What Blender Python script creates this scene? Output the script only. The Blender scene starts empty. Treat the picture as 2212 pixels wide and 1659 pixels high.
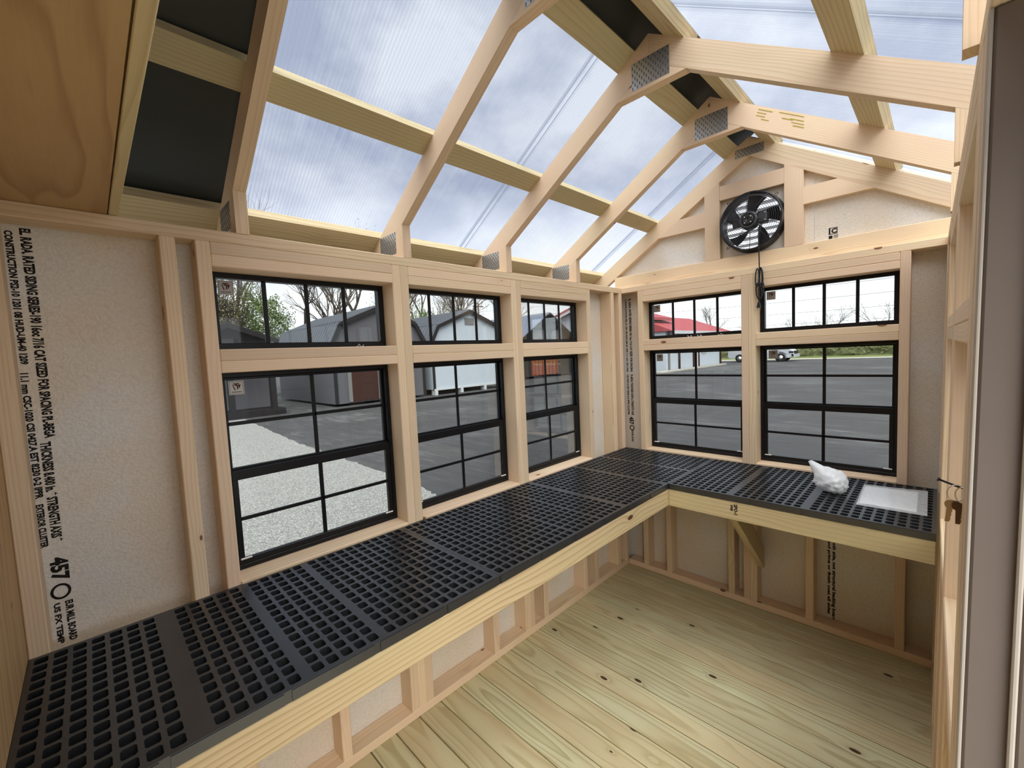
import bpy, bmesh, math, random
from mathutils import Vector, Matrix, noise
SC = bpy.context.scene
COL = SC.collection
R = math.radians

# ------------------------------------------------------------------ camera
CAM = Vector((1.60909, -2.73395, 1.58684))
CR = Vector((0.70558, 0.707112, -0.04636252)); CU = Vector((-0.01624468, 0.08154845, 0.99653698))
CF = Vector((-0.70844405, 0.70238342, -0.06902576))
cd = bpy.data.cameras.new('camera'); cam = bpy.data.objects.new('camera', cd); COL.objects.link(cam)
mw = Matrix((CR, CU, -CF)).transposed().to_4x4(); mw.translation = CAM
cam.matrix_world = mw
cd.sensor_fit = 'HORIZONTAL'; cd.sensor_width = 36.0; cd.lens = 921.096 / 2212 * 36
cd.clip_start = 0.02; cd.clip_end = 500
SC.camera = cam
# ------------------------------------------------------------------ sky, sun, exposure
SC.view_settings.view_transform = 'Standard'; SC.view_settings.look = 'None'
SC.view_settings.gamma = 1.0; SC.view_settings.use_curve_mapping = False
SC.view_settings.exposure = 1.27
SKY_STRENGTH = 0.465
wd = bpy.data.worlds.new('overcast_sky'); SC.world = wd; wd.use_nodes = True
nt = wd.node_tree; nt.nodes.clear()
def N(nt, t, **kw):
    n = nt.nodes.new(t)
    for k, v in kw.items(): setattr(n, k, v)
    return n
tc = N(nt, 'ShaderNodeTexCoord'); mp = N(nt, 'ShaderNodeMapping'); mp.inputs['Scale'].default_value = (1.6, 1.6, 2.6)
nz = N(nt, 'ShaderNodeTexNoise'); nz.inputs['Scale'].default_value = 1.9; nz.inputs['Detail'].default_value = 6; nz.inputs['Roughness'].default_value = .55
cr = N(nt, 'ShaderNodeValToRGB'); cr.color_ramp.elements[0].position = .40; cr.color_ramp.elements[0].color = (.30, .365, .54, 1)
cr.color_ramp.elements[1].position = .62; cr.color_ramp.elements[1].color = (1.0, 1.02, 1.05, 1)
sx = N(nt, 'ShaderNodeSeparateXYZ'); mr = N(nt, 'ShaderNodeMapRange')
mr.inputs[1].default_value = 0.0; mr.inputs[2].default_value = .36; mr.inputs[3].default_value = 1.0; mr.inputs[4].default_value = 0.0
mx = N(nt, 'ShaderNodeMix', data_type='RGBA'); mx.inputs[7].default_value = (2.1, 2.13, 2.17, 1)
bg = N(nt, 'ShaderNodeBackground'); bg.inputs[1].default_value = SKY_STRENGTH; ow = N(nt, 'ShaderNodeOutputWorld')
L = nt.links.new
L(tc.outputs['Generated'], mp.inputs[0]); L(mp.outputs[0], nz.inputs['Vector']); L(nz.outputs[0], cr.inputs[0])
L(tc.outputs['Generated'], sx.inputs[0]); L(sx.outputs[2], mr.inputs[0]); L(mr.outputs[0], mx.inputs[0]); L(cr.outputs[0], mx.inputs[6])
L(mx.outputs[2], bg.inputs[0]); L(bg.outputs[0], ow.inputs[0])
sd = bpy.data.lights.new('hazy_sun', 'SUN'); sd.energy = 5.0; sd.angle = R(85); sd.color = (1, .97, .9)
so = bpy.data.objects.new('hazy_sun', sd); COL.objects.link(so)
so.rotation_euler = Vector((-.42, .34, -1.0)).to_track_quat('-Z', 'Y').to_euler()

# ------------------------------------------------------------------ materials
MATS = {}
def newmat(name):
    m = bpy.data.materials.new(name); m.use_nodes = True; MATS[name] = m
    nt = m.node_tree; b = nt.nodes['Principled BSDF']
    return m, nt, b
def math_(nt, op, a, b=None, c=None):
    n = N(nt, 'ShaderNodeMath', operation=op)
    for i, v in enumerate((a, b, c)):
        if v is None: continue
        if isinstance(v, (int, float)): n.inputs[i].default_value = v
        else: nt.links.new(v, n.inputs[i])
    return n.outputs[0]
def mixc(nt, f, a, b):
    n = N(nt, 'ShaderNodeMix', data_type='RGBA')
    for i, v in ((0, f), (6, a), (7, b)):
        if isinstance(v, (int, float)): n.inputs[i].default_value = v
        elif isinstance(v, tuple): n.inputs[i].default_value = (*v, 1) if len(v) == 3 else v
        else: nt.links.new(v, n.inputs[i])
    return n.outputs[2]
def ramp(nt, f, stops):
    n = N(nt, 'ShaderNodeValToRGB'); e = n.color_ramp.elements
    while len(e) < len(stops): e.new(.5)
    for k, (p, c) in zip(e, stops): k.position = p; k.color = (*c, 1)
    nt.links.new(f, n.inputs[0]); return n.outputs[0]
def noise_(nt, vec, scale, detail=3, rough=.5):
    n = N(nt, 'ShaderNodeTexNoise'); n.inputs['Scale'].default_value = scale; n.inputs['Detail'].default_value = detail
    n.inputs['Roughness'].default_value = rough
    if vec: nt.links.new(vec, n.inputs['Vector'])
    return n.outputs[0]
def scaled(nt, vec, s):
    n = N(nt, 'ShaderNodeVectorMath', operation='MULTIPLY'); nt.links.new(vec, n.inputs[0]); n.inputs[1].default_value = s
    return n.outputs[0]
def bump(nt, b, h, strength, dist=.002):
    n = N(nt, 'ShaderNodeBump'); n.inputs['Strength'].default_value = strength; n.inputs['Distance'].default_value = dist
    nt.links.new(h, n.inputs['Height']); nt.links.new(n.outputs[0], b.inputs['Normal'])
def lin(*c):
    return tuple(((v / 255) / 12.92 if v <= 10 else (((v / 255) + .055) / 1.055) ** 2.4) for v in c)
def plain(name, col, rough=.5, metal=0, noise_amt=0, nscale=30, bumpamt=0, spec=None):
    m, nt, b = newmat(name); b.inputs['Base Color'].default_value = (*col, 1)
    b.inputs['Roughness'].default_value = rough; b.inputs['Metallic'].default_value = metal
    tc = N(nt, 'ShaderNodeTexCoord'); f = noise_(nt, tc.outputs['Object'], nscale, 4)
    k = noise_amt or .06
    if spec is None: spec = .15 if rough >= .6 else .5
    b.inputs['Specular IOR Level'].default_value = spec
    nt.links.new(mixc(nt, f, tuple(v * (1 - k) for v in col), tuple(min(1, v * (1 + k)) for v in col)), b.inputs['Base Color'])
    if bumpamt: bump(nt, b, f, bumpamt)
    return m
def wood(name, light, late, knot, ringsp=.008, tint=.10, rough=.6, knotamt=.74, rand_hue=None):
    m, nt, b = newmat(name)
    tc = N(nt, 'ShaderNodeTexCoord'); oi = N(nt, 'ShaderNodeObjectInfo'); l = nt.links.new
    rv = N(nt, 'ShaderNodeCombineXYZ')
    l(math_(nt, 'MULTIPLY', oi.outputs['Random'], 37.0), rv.inputs[0])
    co = N(nt, 'ShaderNodeVectorMath', operation='ADD'); l(tc.outputs['Object'], co.inputs[0]); l(rv.outputs[0], co.inputs[1])
    c = co.outputs[0]
    # knots
    vo = N(nt, 'ShaderNodeTexVoronoi', feature='F1'); vo.inputs['Scale'].default_value = 1.0
    l(scaled(nt, c, (4.2, 9.5, 9.5)), vo.inputs['Vector'])
    sp = N(nt, 'ShaderNodeSeparateColor'); l(vo.outputs['Color'], sp.inputs[0])
    has = math_(nt, 'LESS_THAN', sp.outputs[0], knotamt)
    size = math_(nt, 'MULTIPLY_ADD', sp.outputs[1], .075, .035)
    kd = math_(nt, 'DIVIDE', vo.outputs['Distance'], size)
    kmask = math_(nt, 'MULTIPLY', has, math_(nt, 'SMOOTHSTEP', 1.25, .75, kd) if False else math_(nt, 'LESS_THAN', kd, 1.0))
    halo = math_(nt, 'MULTIPLY', has, math_(nt, 'POWER', 2.718, math_(nt, 'MULTIPLY', kd, -.8)))
    # rings
    sy = N(nt, 'ShaderNodeSeparateXYZ'); l(tc.outputs['Object'], sy.inputs[0])
    r1 = math_(nt, 'FRACT', math_(nt, 'MULTIPLY', oi.outputs['Random'], 7.31)); r2 = math_(nt, 'FRACT', math_(nt, 'MULTIPLY', oi.outputs['Random'], 13.7))
    yy = math_(nt, 'ADD', sy.outputs[1], math_(nt, 'MULTIPLY_ADD', r1, .10, -.05))
    zz = math_(nt, 'ADD', sy.outputs[2], math_(nt, 'MULTIPLY_ADD', r2, .10, .03))
    d = math_(nt, 'SQRT', math_(nt, 'ADD', math_(nt, 'MULTIPLY', yy, yy), math_(nt, 'MULTIPLY', zz, zz)))
    w1 = noise_(nt, scaled(nt, c, (1.1, 7, 7)), 1.0, 2)
    d = math_(nt, 'ADD', math_(nt, 'MULTIPLY', d, 1 / ringsp), math_(nt, 'MULTIPLY', w1, 5.0))
    d = math_(nt, 'ADD', d, math_(nt, 'MULTIPLY', halo, 2.2))
    fr = math_(nt, 'FRACT', d)
    ring = ramp(nt, fr, [(0, (0, 0, 0)), (.55, (.25, .25, .25)), (.88, (1, 1, 1)), (1, (0, 0, 0))])
    fib = noise_(nt, scaled(nt, c, (9, 260, 260)), 1.0, 2)
    blot = noise_(nt, scaled(nt, c, (2.2, 6, 6)), 1.0, 3)
    f = math_(nt, 'ADD', math_(nt, 'MULTIPLY', ring, .72), math_(nt, 'MULTIPLY_ADD', fib, .35, -.12))
    f = math_(nt, 'ADD', f, math_(nt, 'MULTIPLY_ADD', blot, .5, -.25)); 
    f2 = N(nt, 'ShaderNodeClamp'); l(f, f2.inputs[0])
    col = mixc(nt, f2.outputs[0], light, late)
    if rand_hue: col = mixc(nt, math_(nt, 'MULTIPLY', math_(nt, 'ADD', math_(nt, 'MULTIPLY_ADD', blot, 2.4, -1.0), r2), .5), col, rand_hue)
    col = mixc(nt, math_(nt, 'MULTIPLY', halo, .5), col, tuple(v * .8 for v in late))
    col = mixc(nt, kmask, col, knot)
    hs = N(nt, 'ShaderNodeHueSaturation'); l(col, hs.inputs['Color']); l(math_(nt, 'MULTIPLY_ADD', r1, tint * 2, 1 - tint), hs.inputs['Value'])
    hs.inputs['Saturation'].default_value = 1
    l(hs.outputs[0], b.inputs['Base Color']); b.inputs['Roughness'].default_value = rough
    b.inputs['Specular IOR Level'].default_value = .3
    bump(nt, b, math_(nt, 'ADD', fib, math_(nt, 'MULTIPLY', ring, .4)), .12, .001)
    return m
wood('pine', lin(235, 213, 178), lin(212, 179, 138), lin(132, 90, 64), rand_hue=lin(230, 198, 172))
wood('treated_pine', lin(210, 190, 150), lin(172, 144, 102), lin(98, 68, 44), ringsp=.012, rand_hue=lin(210, 202, 158))
wood('floor_pine', lin(224, 220, 180), lin(174, 160, 112), lin(80, 60, 42), ringsp=.014, tint=.08, rough=.5, knotamt=.8, rand_hue=lin(212, 188, 146))
wood('bench_pine', lin(212, 190, 150), lin(160, 124, 84), lin(90, 58, 36), ringsp=.018, tint=.05, rand_hue=lin(216, 202, 156))
wood('plywood', lin(198, 166, 120), lin(168, 132, 90), lin(130, 84, 58), ringsp=.05, tint=.03, knotamt=.06)
def sheath():
    m, nt, b = newmat('sheathing'); tc = N(nt, 'ShaderNodeTexCoord'); o = tc.outputs['Object']; l = nt.links.new
    big = noise_(nt, o, 3.2, 3); v = N(nt, 'ShaderNodeTexVoronoi'); v.inputs['Scale'].default_value = 130
    wv = N(nt, 'ShaderNodeVectorMath', operation='ADD'); nn = N(nt, 'ShaderNodeTexNoise'); nn.inputs['Scale'].default_value = 30
    l(o, nn.inputs['Vector']); l(scaled(nt, nn.outputs['Color'], (.03, .03, .03)), wv.inputs[0]); l(o, wv.inputs[1]); l(wv.outputs[0], v.inputs['Vector'])
    fine = noise_(nt, o, 140, 4, .7)
    c = ramp(nt, big, [(.3, lin(234, 216, 194)), (.5, lin(234, 224, 208)), (.7, lin(234, 231, 226))])
    c = mixc(nt, math_(nt, 'MULTIPLY', v.outputs['Distance'], .35), c, lin(180, 164, 142))
    c = mixc(nt, math_(nt, 'MULTIPLY', math_(nt, 'GREATER_THAN', fine, .68), .35), c, lin(140, 124, 104))
    l(c, b.inputs['Base Color']); b.inputs['Roughness'].default_value = .32; b.inputs['Specular IOR Level'].default_value = .5
    bump(nt, b, math_(nt, 'ADD', v.outputs['Distance'], math_(nt, 'MULTIPLY', fine, .6)), .38, .002)
sheath()
def polycarb():
    m, nt, b = newmat('polycarbonate'); nt.nodes.remove(b); l = nt.links.new; out = nt.nodes['Material Output']
    tc = N(nt, 'ShaderNodeTexCoord'); s = N(nt, 'ShaderNodeSeparateXYZ'); l(tc.outputs['Object'], s.inputs[0])
    ph = math_(nt, 'MULTIPLY', s.outputs[1], 2 * math.pi / .0120)
    w = math_(nt, 'MULTIPLY_ADD', math_(nt, 'SINE', ph), .5, .5)
    w = math_(nt, 'POWER', w, 3.0)
    cmb = N(nt, 'ShaderNodeCombineXYZ'); l(s.outputs[1], cmb.inputs[1])
    irr = noise_(nt, scaled(nt, cmb.outputs[0], (1, 60, 1)), 1.0, 2)
    f = math_(nt, 'ADD', math_(nt, 'MULTIPLY', w, .10), math_(nt, 'MULTIPLY_ADD', irr, .20, .02))
    tr = N(nt, 'ShaderNodeBsdfTransparent'); l(mixc(nt, math_(nt, 'MULTIPLY', w, math_(nt, 'MULTIPLY_ADD', irr, 1.2, .35)), (.83, .85, .89), (.62, .65, .70)), tr.inputs[0])
    tl = N(nt, 'ShaderNodeBsdfTranslucent'); tl.inputs[0].default_value = (.50, .53, .57, 1)
    df = N(nt, 'ShaderNodeBsdfDiffuse'); df.inputs[0].default_value = (.6, .62, .65, 1)
    m1 = N(nt, 'ShaderNodeMixShader'); m1.inputs[0].default_value = .2; l(tl.outputs[0], m1.inputs[1]); l(df.outputs[0], m1.inputs[2])
    m2 = N(nt, 'ShaderNodeMixShader'); l(f, m2.inputs[0]); l(tr.outputs[0], m2.inputs[1]); l(m1.outputs[0], m2.inputs[2])
    l(m2.outputs[0], out.inputs[0])
polycarb()
def glass():
    m, nt, b = newmat('window_glass'); nt.nodes.remove(b); l = nt.links.new; out = nt.nodes['Material Output']
    tr = N(nt, 'ShaderNodeBsdfTransparent'); tr.inputs[0].default_value = (.77, .79, .79, 1)
    gl = N(nt, 'ShaderNodeBsdfGlossy'); gl.inputs['Roughness'].default_value = .02; gl.inputs[0].default_value = (1, 1, 1, 1)
    fr = N(nt, 'ShaderNodeFresnel'); fr.inputs[0].default_value = 1.45
    mxs = N(nt, 'ShaderNodeMixShader'); l(math_(nt, 'MULTIPLY', fr.outputs[0], .45), mxs.inputs[0]); l(tr.outputs[0], mxs.inputs[1]); l(gl.outputs[0], mxs.inputs[2])
    l(mxs.outputs[0], out.inputs[0])
glass()
def filmplastic(name, col, opac, rough=.25):
    m, nt, b = newmat(name); b.inputs['Base Color'].default_value = (*col, 1); b.inputs['Roughness'].default_value = rough
    out = nt.nodes['Material Output']; l = nt.links.new
    tc = N(nt, 'ShaderNodeTexCoord'); nf = noise_(nt, tc.outputs['Object'], 35, 4)
    tr = N(nt, 'ShaderNodeBsdfTransparent'); ms = N(nt, 'ShaderNodeMixShader')
    l(math_(nt, 'MULTIPLY_ADD', nf, .4, opac - .2), ms.inputs[0]); l(tr.outputs[0], ms.inputs[1]); l(b.outputs[0], ms.inputs[2]); l(ms.outputs[0], out.inputs[0])
    bump(nt, b, nf, .3, .004)
filmplastic('film_bag', (.9, .92, .95), .86)
filmplastic('film_sleeve', (.85, .87, .88), .42)
plain('black_frame', (.006, .006, .007), .35, noise_amt=.2, spec=.3)
plain('tray_plastic', (.021, .0225, .025), .36, noise_amt=.4, nscale=14, bumpamt=.12); MATS['tray_plastic'].node_tree.nodes['Principled BSDF'].inputs['Specular IOR Level'].default_value = 1.0
plain('steel_plate', (.62, .63, .65), .38, .9, .15, 60)
plain('steel_slot', (.16, .165, .17), .5, .6)
plain('dark_metal_roof', (.035, .040, .036), .5, .2)
plain('fan_black', (.02, .02, .022), .4, .1)
plain('fan_motor', (.045, .045, .05), .45, .1)
plain('chrome', (.8, .8, .8), .2, 1)
plain('white_louver', (.82, .83, .85), .5)
plain('black_rubber', (.012, .012, .013), .5)
plain('brass', (.55, .42, .25), .35, .8)
plain('bronze_key', (.12, .07, .04), .4, .5)
plain('white_plastic', (.8, .8, .78), .4)
plain('paper', (.86, .87, .87), .6, noise_amt=.05)
plain('ink', (.018, .015, .013), .8)
plain('mill_ink', lin(176, 158, 74), .8)
plain('brown_ink', (.10, .035, .03), .7)
plain('sticker_white', (.80, .80, .78), .6)
plain('sticker_grey', (.55, .54, .52), .7)
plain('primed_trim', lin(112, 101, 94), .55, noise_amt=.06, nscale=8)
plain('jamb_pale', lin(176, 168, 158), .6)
plain('trunk', lin(92, 84, 76), .9, noise_amt=.25, nscale=8)
plain('trunk_dark', lin(68, 62, 56), .9, noise_amt=.25, nscale=8)
plain('shed_grey_wall', lin(88, 87, 92), .8, noise_amt=.06, nscale=4)
plain('shed_white_wall', lin(170, 178, 186), .6)
plain('shed_dark_wall', lin(56, 55, 56), .8)
plain('dark_trim', lin(34, 33, 35), .7)
plain('light_trim', lin(112, 110, 110), .7)
plain('grey_metal_roof', lin(92, 96, 104), .45, .2, .08, 3)
plain('blue_metal_roof', lin(128, 136, 154), .4, .3, .08, 3)
plain('dark_shingle', lin(54, 53, 54), .9, noise_amt=.15, nscale=12)
plain('red_metal_roof', lin(146, 62, 66), .5, noise_amt=.05, nscale=3)
plain('cedar_door', lin(138, 76, 50), .6, noise_amt=.15, nscale=10)
plain('maroon_door', lin(58, 36, 31), .6)
plain('white_paint', (.45, .46, .47), .6)
plain('car_white', (.42, .44, .48), .25)
plain('car_glass', (.02, .025, .03), .1)
plain('tyre', (.02, .02, .02), .8)
plain('concrete', lin(158, 156, 148), .8, noise_amt=.08, nscale=3)
plain('grass', lin(96, 106, 62), .9, noise_amt=.25, nscale=6)
def ground_mats():
    m, nt, b = newmat('asphalt'); tc = N(nt, 'ShaderNodeTexCoord'); o = tc.outputs['Object']
    a = noise_(nt, o, .35, 4); c = noise_(nt, scaled(nt, o, (.6, 2.6, 1)), 1.6, 8, .72); f = noise_(nt, o, 60, 3, .8)
    col = ramp(nt, math_(nt, 'ADD', math_(nt, 'MULTIPLY', a, .35), math_(nt, 'ADD', math_(nt, 'MULTIPLY', c, .45), math_(nt, 'MULTIPLY', f, .2))), [(.38, lin(42, 42, 44)), (.52, lin(55, 55, 57)), (.62, lin(88, 88, 89))])
    nt.links.new(col, b.inputs['Base Color']); b.inputs['Roughness'].default_value = .75
    m, nt, b = newmat('gravel'); tc = N(nt, 'ShaderNodeTexCoord'); o = tc.outputs['Object']
    v = N(nt, 'ShaderNodeTexVoronoi'); v.inputs['Scale'].default_value = 75; nt.links.new(o, v.inputs['Vector'])
    s = N(nt, 'ShaderNodeSeparateColor'); nt.links.new(v.outputs['Color'], s.inputs[0])
    col = ramp(nt, s.outputs[0], [(0, lin(98, 98, 96)), (.5, lin(124, 124, 122)), (1, lin(160, 160, 158))])
    col = mixc(nt, math_(nt, 'MULTIPLY', math_(nt, 'GREATER_THAN', v.outputs['Distance'], .6), .35), col, lin(80, 80, 80))
    nt.links.new(col, b.inputs['Base Color']); b.inputs['Roughness'].default_value = .9
    bump(nt, b, v.outputs['Distance'], .6, .01)
ground_mats()
def leafmat(name, a, bcol):
    m, nt, b = newmat(name); tc = N(nt, 'ShaderNodeTexCoord'); f = noise_(nt, tc.outputs['Object'], 2.2, 5, .7)
    nt.links.new(ramp(nt, f, [(.3, a), (.7, bcol)]), b.inputs['Base Color']); b.inputs['Roughness'].default_value = .8
leafmat('leaf_spring', lin(88, 98, 52), lin(148, 148, 94))
leafmat('leaf_green', lin(66, 84, 46), lin(112, 128, 74))
leafmat('leaf_grey', lin(84, 82, 64), lin(124, 118, 94))
leafmat('leaf_hedge', lin(62, 70, 40), lin(104, 108, 68))

# ------------------------------------------------------------------ helpers
WM = {}
def put(o, parent, world):
    COL.objects.link(o); WM[o.name] = world.copy(); o.matrix_basis = world
    if parent is not None:
        o.parent = parent; o.matrix_parent_inverse = WM[parent.name].inverted()
    return o
def tag(o, label=None, cat=None, group=None, kind=None):
    if label: o['label'] = label
    if cat: o['category'] = cat
    if group: o['group'] = group
    if kind: o['kind'] = kind
    return o
def empty(name, loc, label=None, cat=None, group=None, kind=None, parent=None):
    o = bpy.data.objects.new(name, None); o.empty_display_size = .1
    put(o, parent, Matrix.Translation(Vector(loc)))
    return tag(o, label, cat, group, kind)
def mobj(name, parent, verts, faces, mat, basis=None, smooth=False, warp=None):
    """verts in world space; basis = world matrix whose local X runs along the grain"""
    vs = [Vector(v) for v in verts]
    if warp: vs = [warp(v) for v in vs]
    if basis is None:
        c = sum(vs, Vector()) / len(vs); basis = Matrix.Translation(c)
    inv = basis.inverted()
    me = bpy.data.meshes.new(name); me.from_pydata([inv @ v for v in vs], [], faces)
    me.materials.append(MATS[mat]); me.update()
    if smooth:
        for p in me.polygons: p.use_smooth = True
    return put(bpy.data.objects.new(name, me), parent, basis)
AX = {'x': Matrix.Identity(3), 'y': Matrix(((0, -1, 0), (1, 0, 0), (0, 0, 1))), 'z': Matrix(((0, 0, 1), (0, 1, 0), (-1, 0, 0))).transposed()}
AX['z'] = Matrix(((0, 0, -1), (0, 1, 0), (1, 0, 0)))
def boxvf(lo, hi, ch=0):
    """chamfered box: verts, faces"""
    if ch <= 0:
        x0, y0, z0 = lo; x1, y1, z1 = hi
        v = [(x0,y0,z0),(x1,y0,z0),(x1,y1,z0),(x0,y1,z0),(x0,y0,z1),(x1,y0,z1),(x1,y1,z1),(x0,y1,z1)]
        return v, [(0,3,2,1),(4,5,6,7),(0,1,5,4),(1,2,6,5),(2,3,7,6),(3,0,4,7)]
    v, f, idx = [], [], {}
    for sx in (0, 1):
        for sy in (0, 1):
            for sz in (0, 1):
                s = (sx, sy, sz)
                for a in range(3):
                    p = [(hi[k] if s[k] else lo[k]) + (0 if k == a else (-ch if s[k] else ch)) for k in range(3)]
                    idx[(s, a)] = len(v); v.append(tuple(p))
    def quad(a, b, c, d, n):
        va, vb, vc = Vector(v[a]), Vector(v[b]), Vector(v[c])
        nn = (vb - va).cross(vc - va)
        f.append((a, b, c, d) if nn.dot(n) > 0 else (d, c, b, a))
    for a in range(3):
        b, c = [k for k in range(3) if k != a]
        for s in (0, 1):
            def S(q, w):
                t = [0, 0, 0]; t[a] = s; t[b] = q; t[c] = w; return tuple(t)
            n = Vector((0, 0, 0)); n[a] = 1 if s else -1
            quad(idx[(S(0,0),a)], idx[(S(1,0),a)], idx[(S(1,1),a)], idx[(S(0,1),a)], n)
    for a in range(3):
        b, c = [k for k in range(3) if k != a]
        for q in (0, 1):
            for w in (0, 1):
                def S(e):
                    t = [0, 0, 0]; t[a] = e; t[b] = q; t[c] = w; return tuple(t)
                n = Vector((0, 0, 0)); n[b] = 1 if q else -1; n[c] = 1 if w else -1
                quad(idx[(S(0),b)], idx[(S(1),b)], idx[(S(1),c)], idx[(S(0),c)], n)
    for sx in (0, 1):
        for sy in (0, 1):
            for sz in (0, 1):
                s = (sx, sy, sz); t = [idx[(s, k)] for k in range(3)]
                n = Vector((sx - .5, sy - .5, sz - .5)); va, vb, vc = (Vector(v[k]) for k in t)
                f.append(tuple(t) if (vb - va).cross(vc - va).dot(n) > 0 else tuple(reversed(t)))
    return v, f
def box(name, parent, lo, hi, mat, ch=.0025, axis=None, warp=None):
    lo = [min(a, b) for a, b in zip(lo, hi)] if False else lo
    l2 = tuple(min(a, b) for a, b in zip(lo, hi)); h2 = tuple(max(a, b) for a, b in zip(lo, hi))
    d = [h2[i] - l2[i] for i in range(3)]
    if axis is None: axis = 'xyz'[d.index(max(d))]
    ch = min(ch, min(d) * .3)
    v, f = boxvf(l2, h2, ch)
    b = AX[axis].to_4x4(); b.translation = Vector([(l2[i] + h2[i]) / 2 for i in range(3)])
    return mobj(name, parent, v, f, mat, b, warp=warp)
def boxes(name, parent, lst, mat, ch=0, axis='x', smooth=False):
    V, F = [], []
    for lo, hi in lst:
        l2 = tuple(min(a, b) for a, b in zip(lo, hi)); h2 = tuple(max(a, b) for a, b in zip(lo, hi))
        v, f = boxvf(l2, h2, ch); k = len(V); V += v; F += [tuple(i + k for i in q) for q in f]
    c = sum((Vector(v) for v in V), Vector()) / len(V)
    b = AX[axis].to_4x4(); b.translation = c
    return mobj(name, parent, V, F, mat, b)
def prism_xz(name, parent, poly, y0, y1, mat, ldir=None, warp=None):
    n = len(poly); a = sum(poly[i][0] * poly[(i + 1) % n][1] - poly[(i + 1) % n][0] * poly[i][1] for i in range(n))
    if a < 0: poly = poly[::-1]
    v = [(x, y0, z) for x, z in poly] + [(x, y1, z) for x, z in poly]
    f = [tuple(range(n)), tuple(range(2 * n - 1, n - 1, -1))] + [(i, i + n, (i + 1) % n + n, (i + 1) % n) for i in range(n)]
    b = None
    if ldir:
        X = Vector((ldir[0], 0, ldir[1])).normalized(); Y = Vector((0, 1, 0)); Z = X.cross(Y)
        b = Matrix((X, Y, Z)).transposed().to_4x4(); b.translation = sum((Vector(q) for q in v), Vector()) / len(v)
    return mobj(name, parent, v, f, mat, b, warp=warp)
def oboard(name, parent, p0, p1, side, w, t, mat, ch=.0025):
    """board along p0->p1 (centre line), width w along 'side', thickness t"""
    p0, p1 = Vector(p0), Vector(p1); X = (p1 - p0).normalized(); Y = Vector(side); Y = (Y - X * Y.dot(X)).normalized(); Z = X.cross(Y)
    Lh = (p1 - p0).length / 2
    b = Matrix((X, Y, Z)).transposed().to_4x4(); b.translation = (p0 + p1) / 2
    v, f = boxvf((-Lh, -w / 2, -t / 2), (Lh, w / 2, t / 2), ch)
    return mobj(name, parent, [b @ Vector(q) for q in v], f, mat, b)
def tubevf(pts, rad, n=8, closed=False):
    pts = [Vector(p) for p in pts]; V, F = [], []; m = len(pts)
    up = Vector((.13, .21, .97)).normalized(); prev = None
    for i, p in enumerate(pts):
        if closed: t = pts[(i + 1) % m] - pts[(i - 1) % m]
        else: t = pts[min(i + 1, m - 1)] - pts[max(i - 1, 0)]
        t = t.normalized() if t.length > 1e-9 else Vector((0, 0, 1))
        if prev is None:
            a = t.cross(up)
            if a.length < .05: a = t.cross(Vector((1, 0, 0)))
            a.normalize()
        else:
            a = prev - t * prev.dot(t); a = a.normalized() if a.length > 1e-6 else t.orthogonal().normalized()
        prev = a; b = t.cross(a); r = rad[i] if isinstance(rad, (list, tuple)) else rad
        for k in range(n):
            g = 2 * math.pi * k / n; V.append(p + a * (math.cos(g) * r) + b * (math.sin(g) * r))
    for i in range(m if closed else m - 1):
        j = (i + 1) % m
        for k in range(n):
            F.append((i * n + k, i * n + (k + 1) % n, j * n + (k + 1) % n, j * n + k))
    if not closed: F += [tuple(range(n - 1, -1, -1)), tuple(range((m - 1) * n, m * n))]
    return V, F
def tube(name, parent, pts, rad, mat, n=8, closed=False, smooth=True):
    v, f = tubevf(pts, rad, n, closed); return mobj(name, parent, v, f, mat, smooth=smooth)
def tubes(name, parent, lst, mat, n=6):
    V, F = [], []
    for pts, rad, closed in lst:
        v, f = tubevf(pts, rad, n, closed); k = len(V); V += v; F += [tuple(i + k for i in q) for q in f]
    return mobj(name, parent, V, F, mat, smooth=True)
def lathe_y(name, parent, c, prof, mat, n=32, smooth=True):
    """revolve (r, y) profile around the Y axis through c"""
    V, F = [], []
    for r, y in prof:
        for k in range(n):
            g = 2 * math.pi * k / n; V.append((c[0] + r * math.cos(g), c[1] + y, c[2] + r * math.sin(g)))
    for i in range(len(prof) - 1):
        for k in range(n): F.append((i * n + k, i * n + (k + 1) % n, (i + 1) * n + (k + 1) % n, (i + 1) * n + k))
    if prof[0] != prof[-1]: F += [tuple(range(n)), tuple(range(len(prof) * n - 1, (len(prof) - 1) * n - 1, -1))]
    o = mobj(name, parent, V, F, mat, smooth=smooth)
    bm = bmesh.new(); bm.from_mesh(o.data); bmesh.ops.recalc_face_normals(bm, faces=bm.faces); bm.to_mesh(o.data); bm.free()
    return o
DEPS = None
def text(name, parent, s, origin, xdir, ydir, size, mat, width=None, align='LEFT', bold=.048):
    """flat lettering; xdir = reading direction, ydir = up of the letters"""
    cu = bpy.data.curves.new(name, 'FONT'); cu.body = s; cu.size = 1; cu.offset = bold; cu.align_x = align; cu.extrude = 0; cu.resolution_u = 2
    t = bpy.data.objects.new(name, cu); COL.objects.link(t)
    bpy.context.view_layer.update()
    me = bpy.data.meshes.new_from_object(t.evaluated_get(bpy.context.evaluated_depsgraph_get()))
    bpy.data.objects.remove(t); bpy.data.curves.remove(cu)
    me.materials.clear(); me.materials.append(MATS[mat])
    for v in me.vertices: v.co *= size
    X, Y = Vector(xdir), Vector(ydir); b = Matrix((X, Y, X.cross(Y))).transposed().to_4x4(); b.translation = Vector(origin)
    if width and me.vertices:
        w = max(v.co.x for v in me.vertices)
        for v in me.vertices: v.co.x *= width / w
    return put(bpy.data.objects.new(name, me), parent, b)

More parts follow.
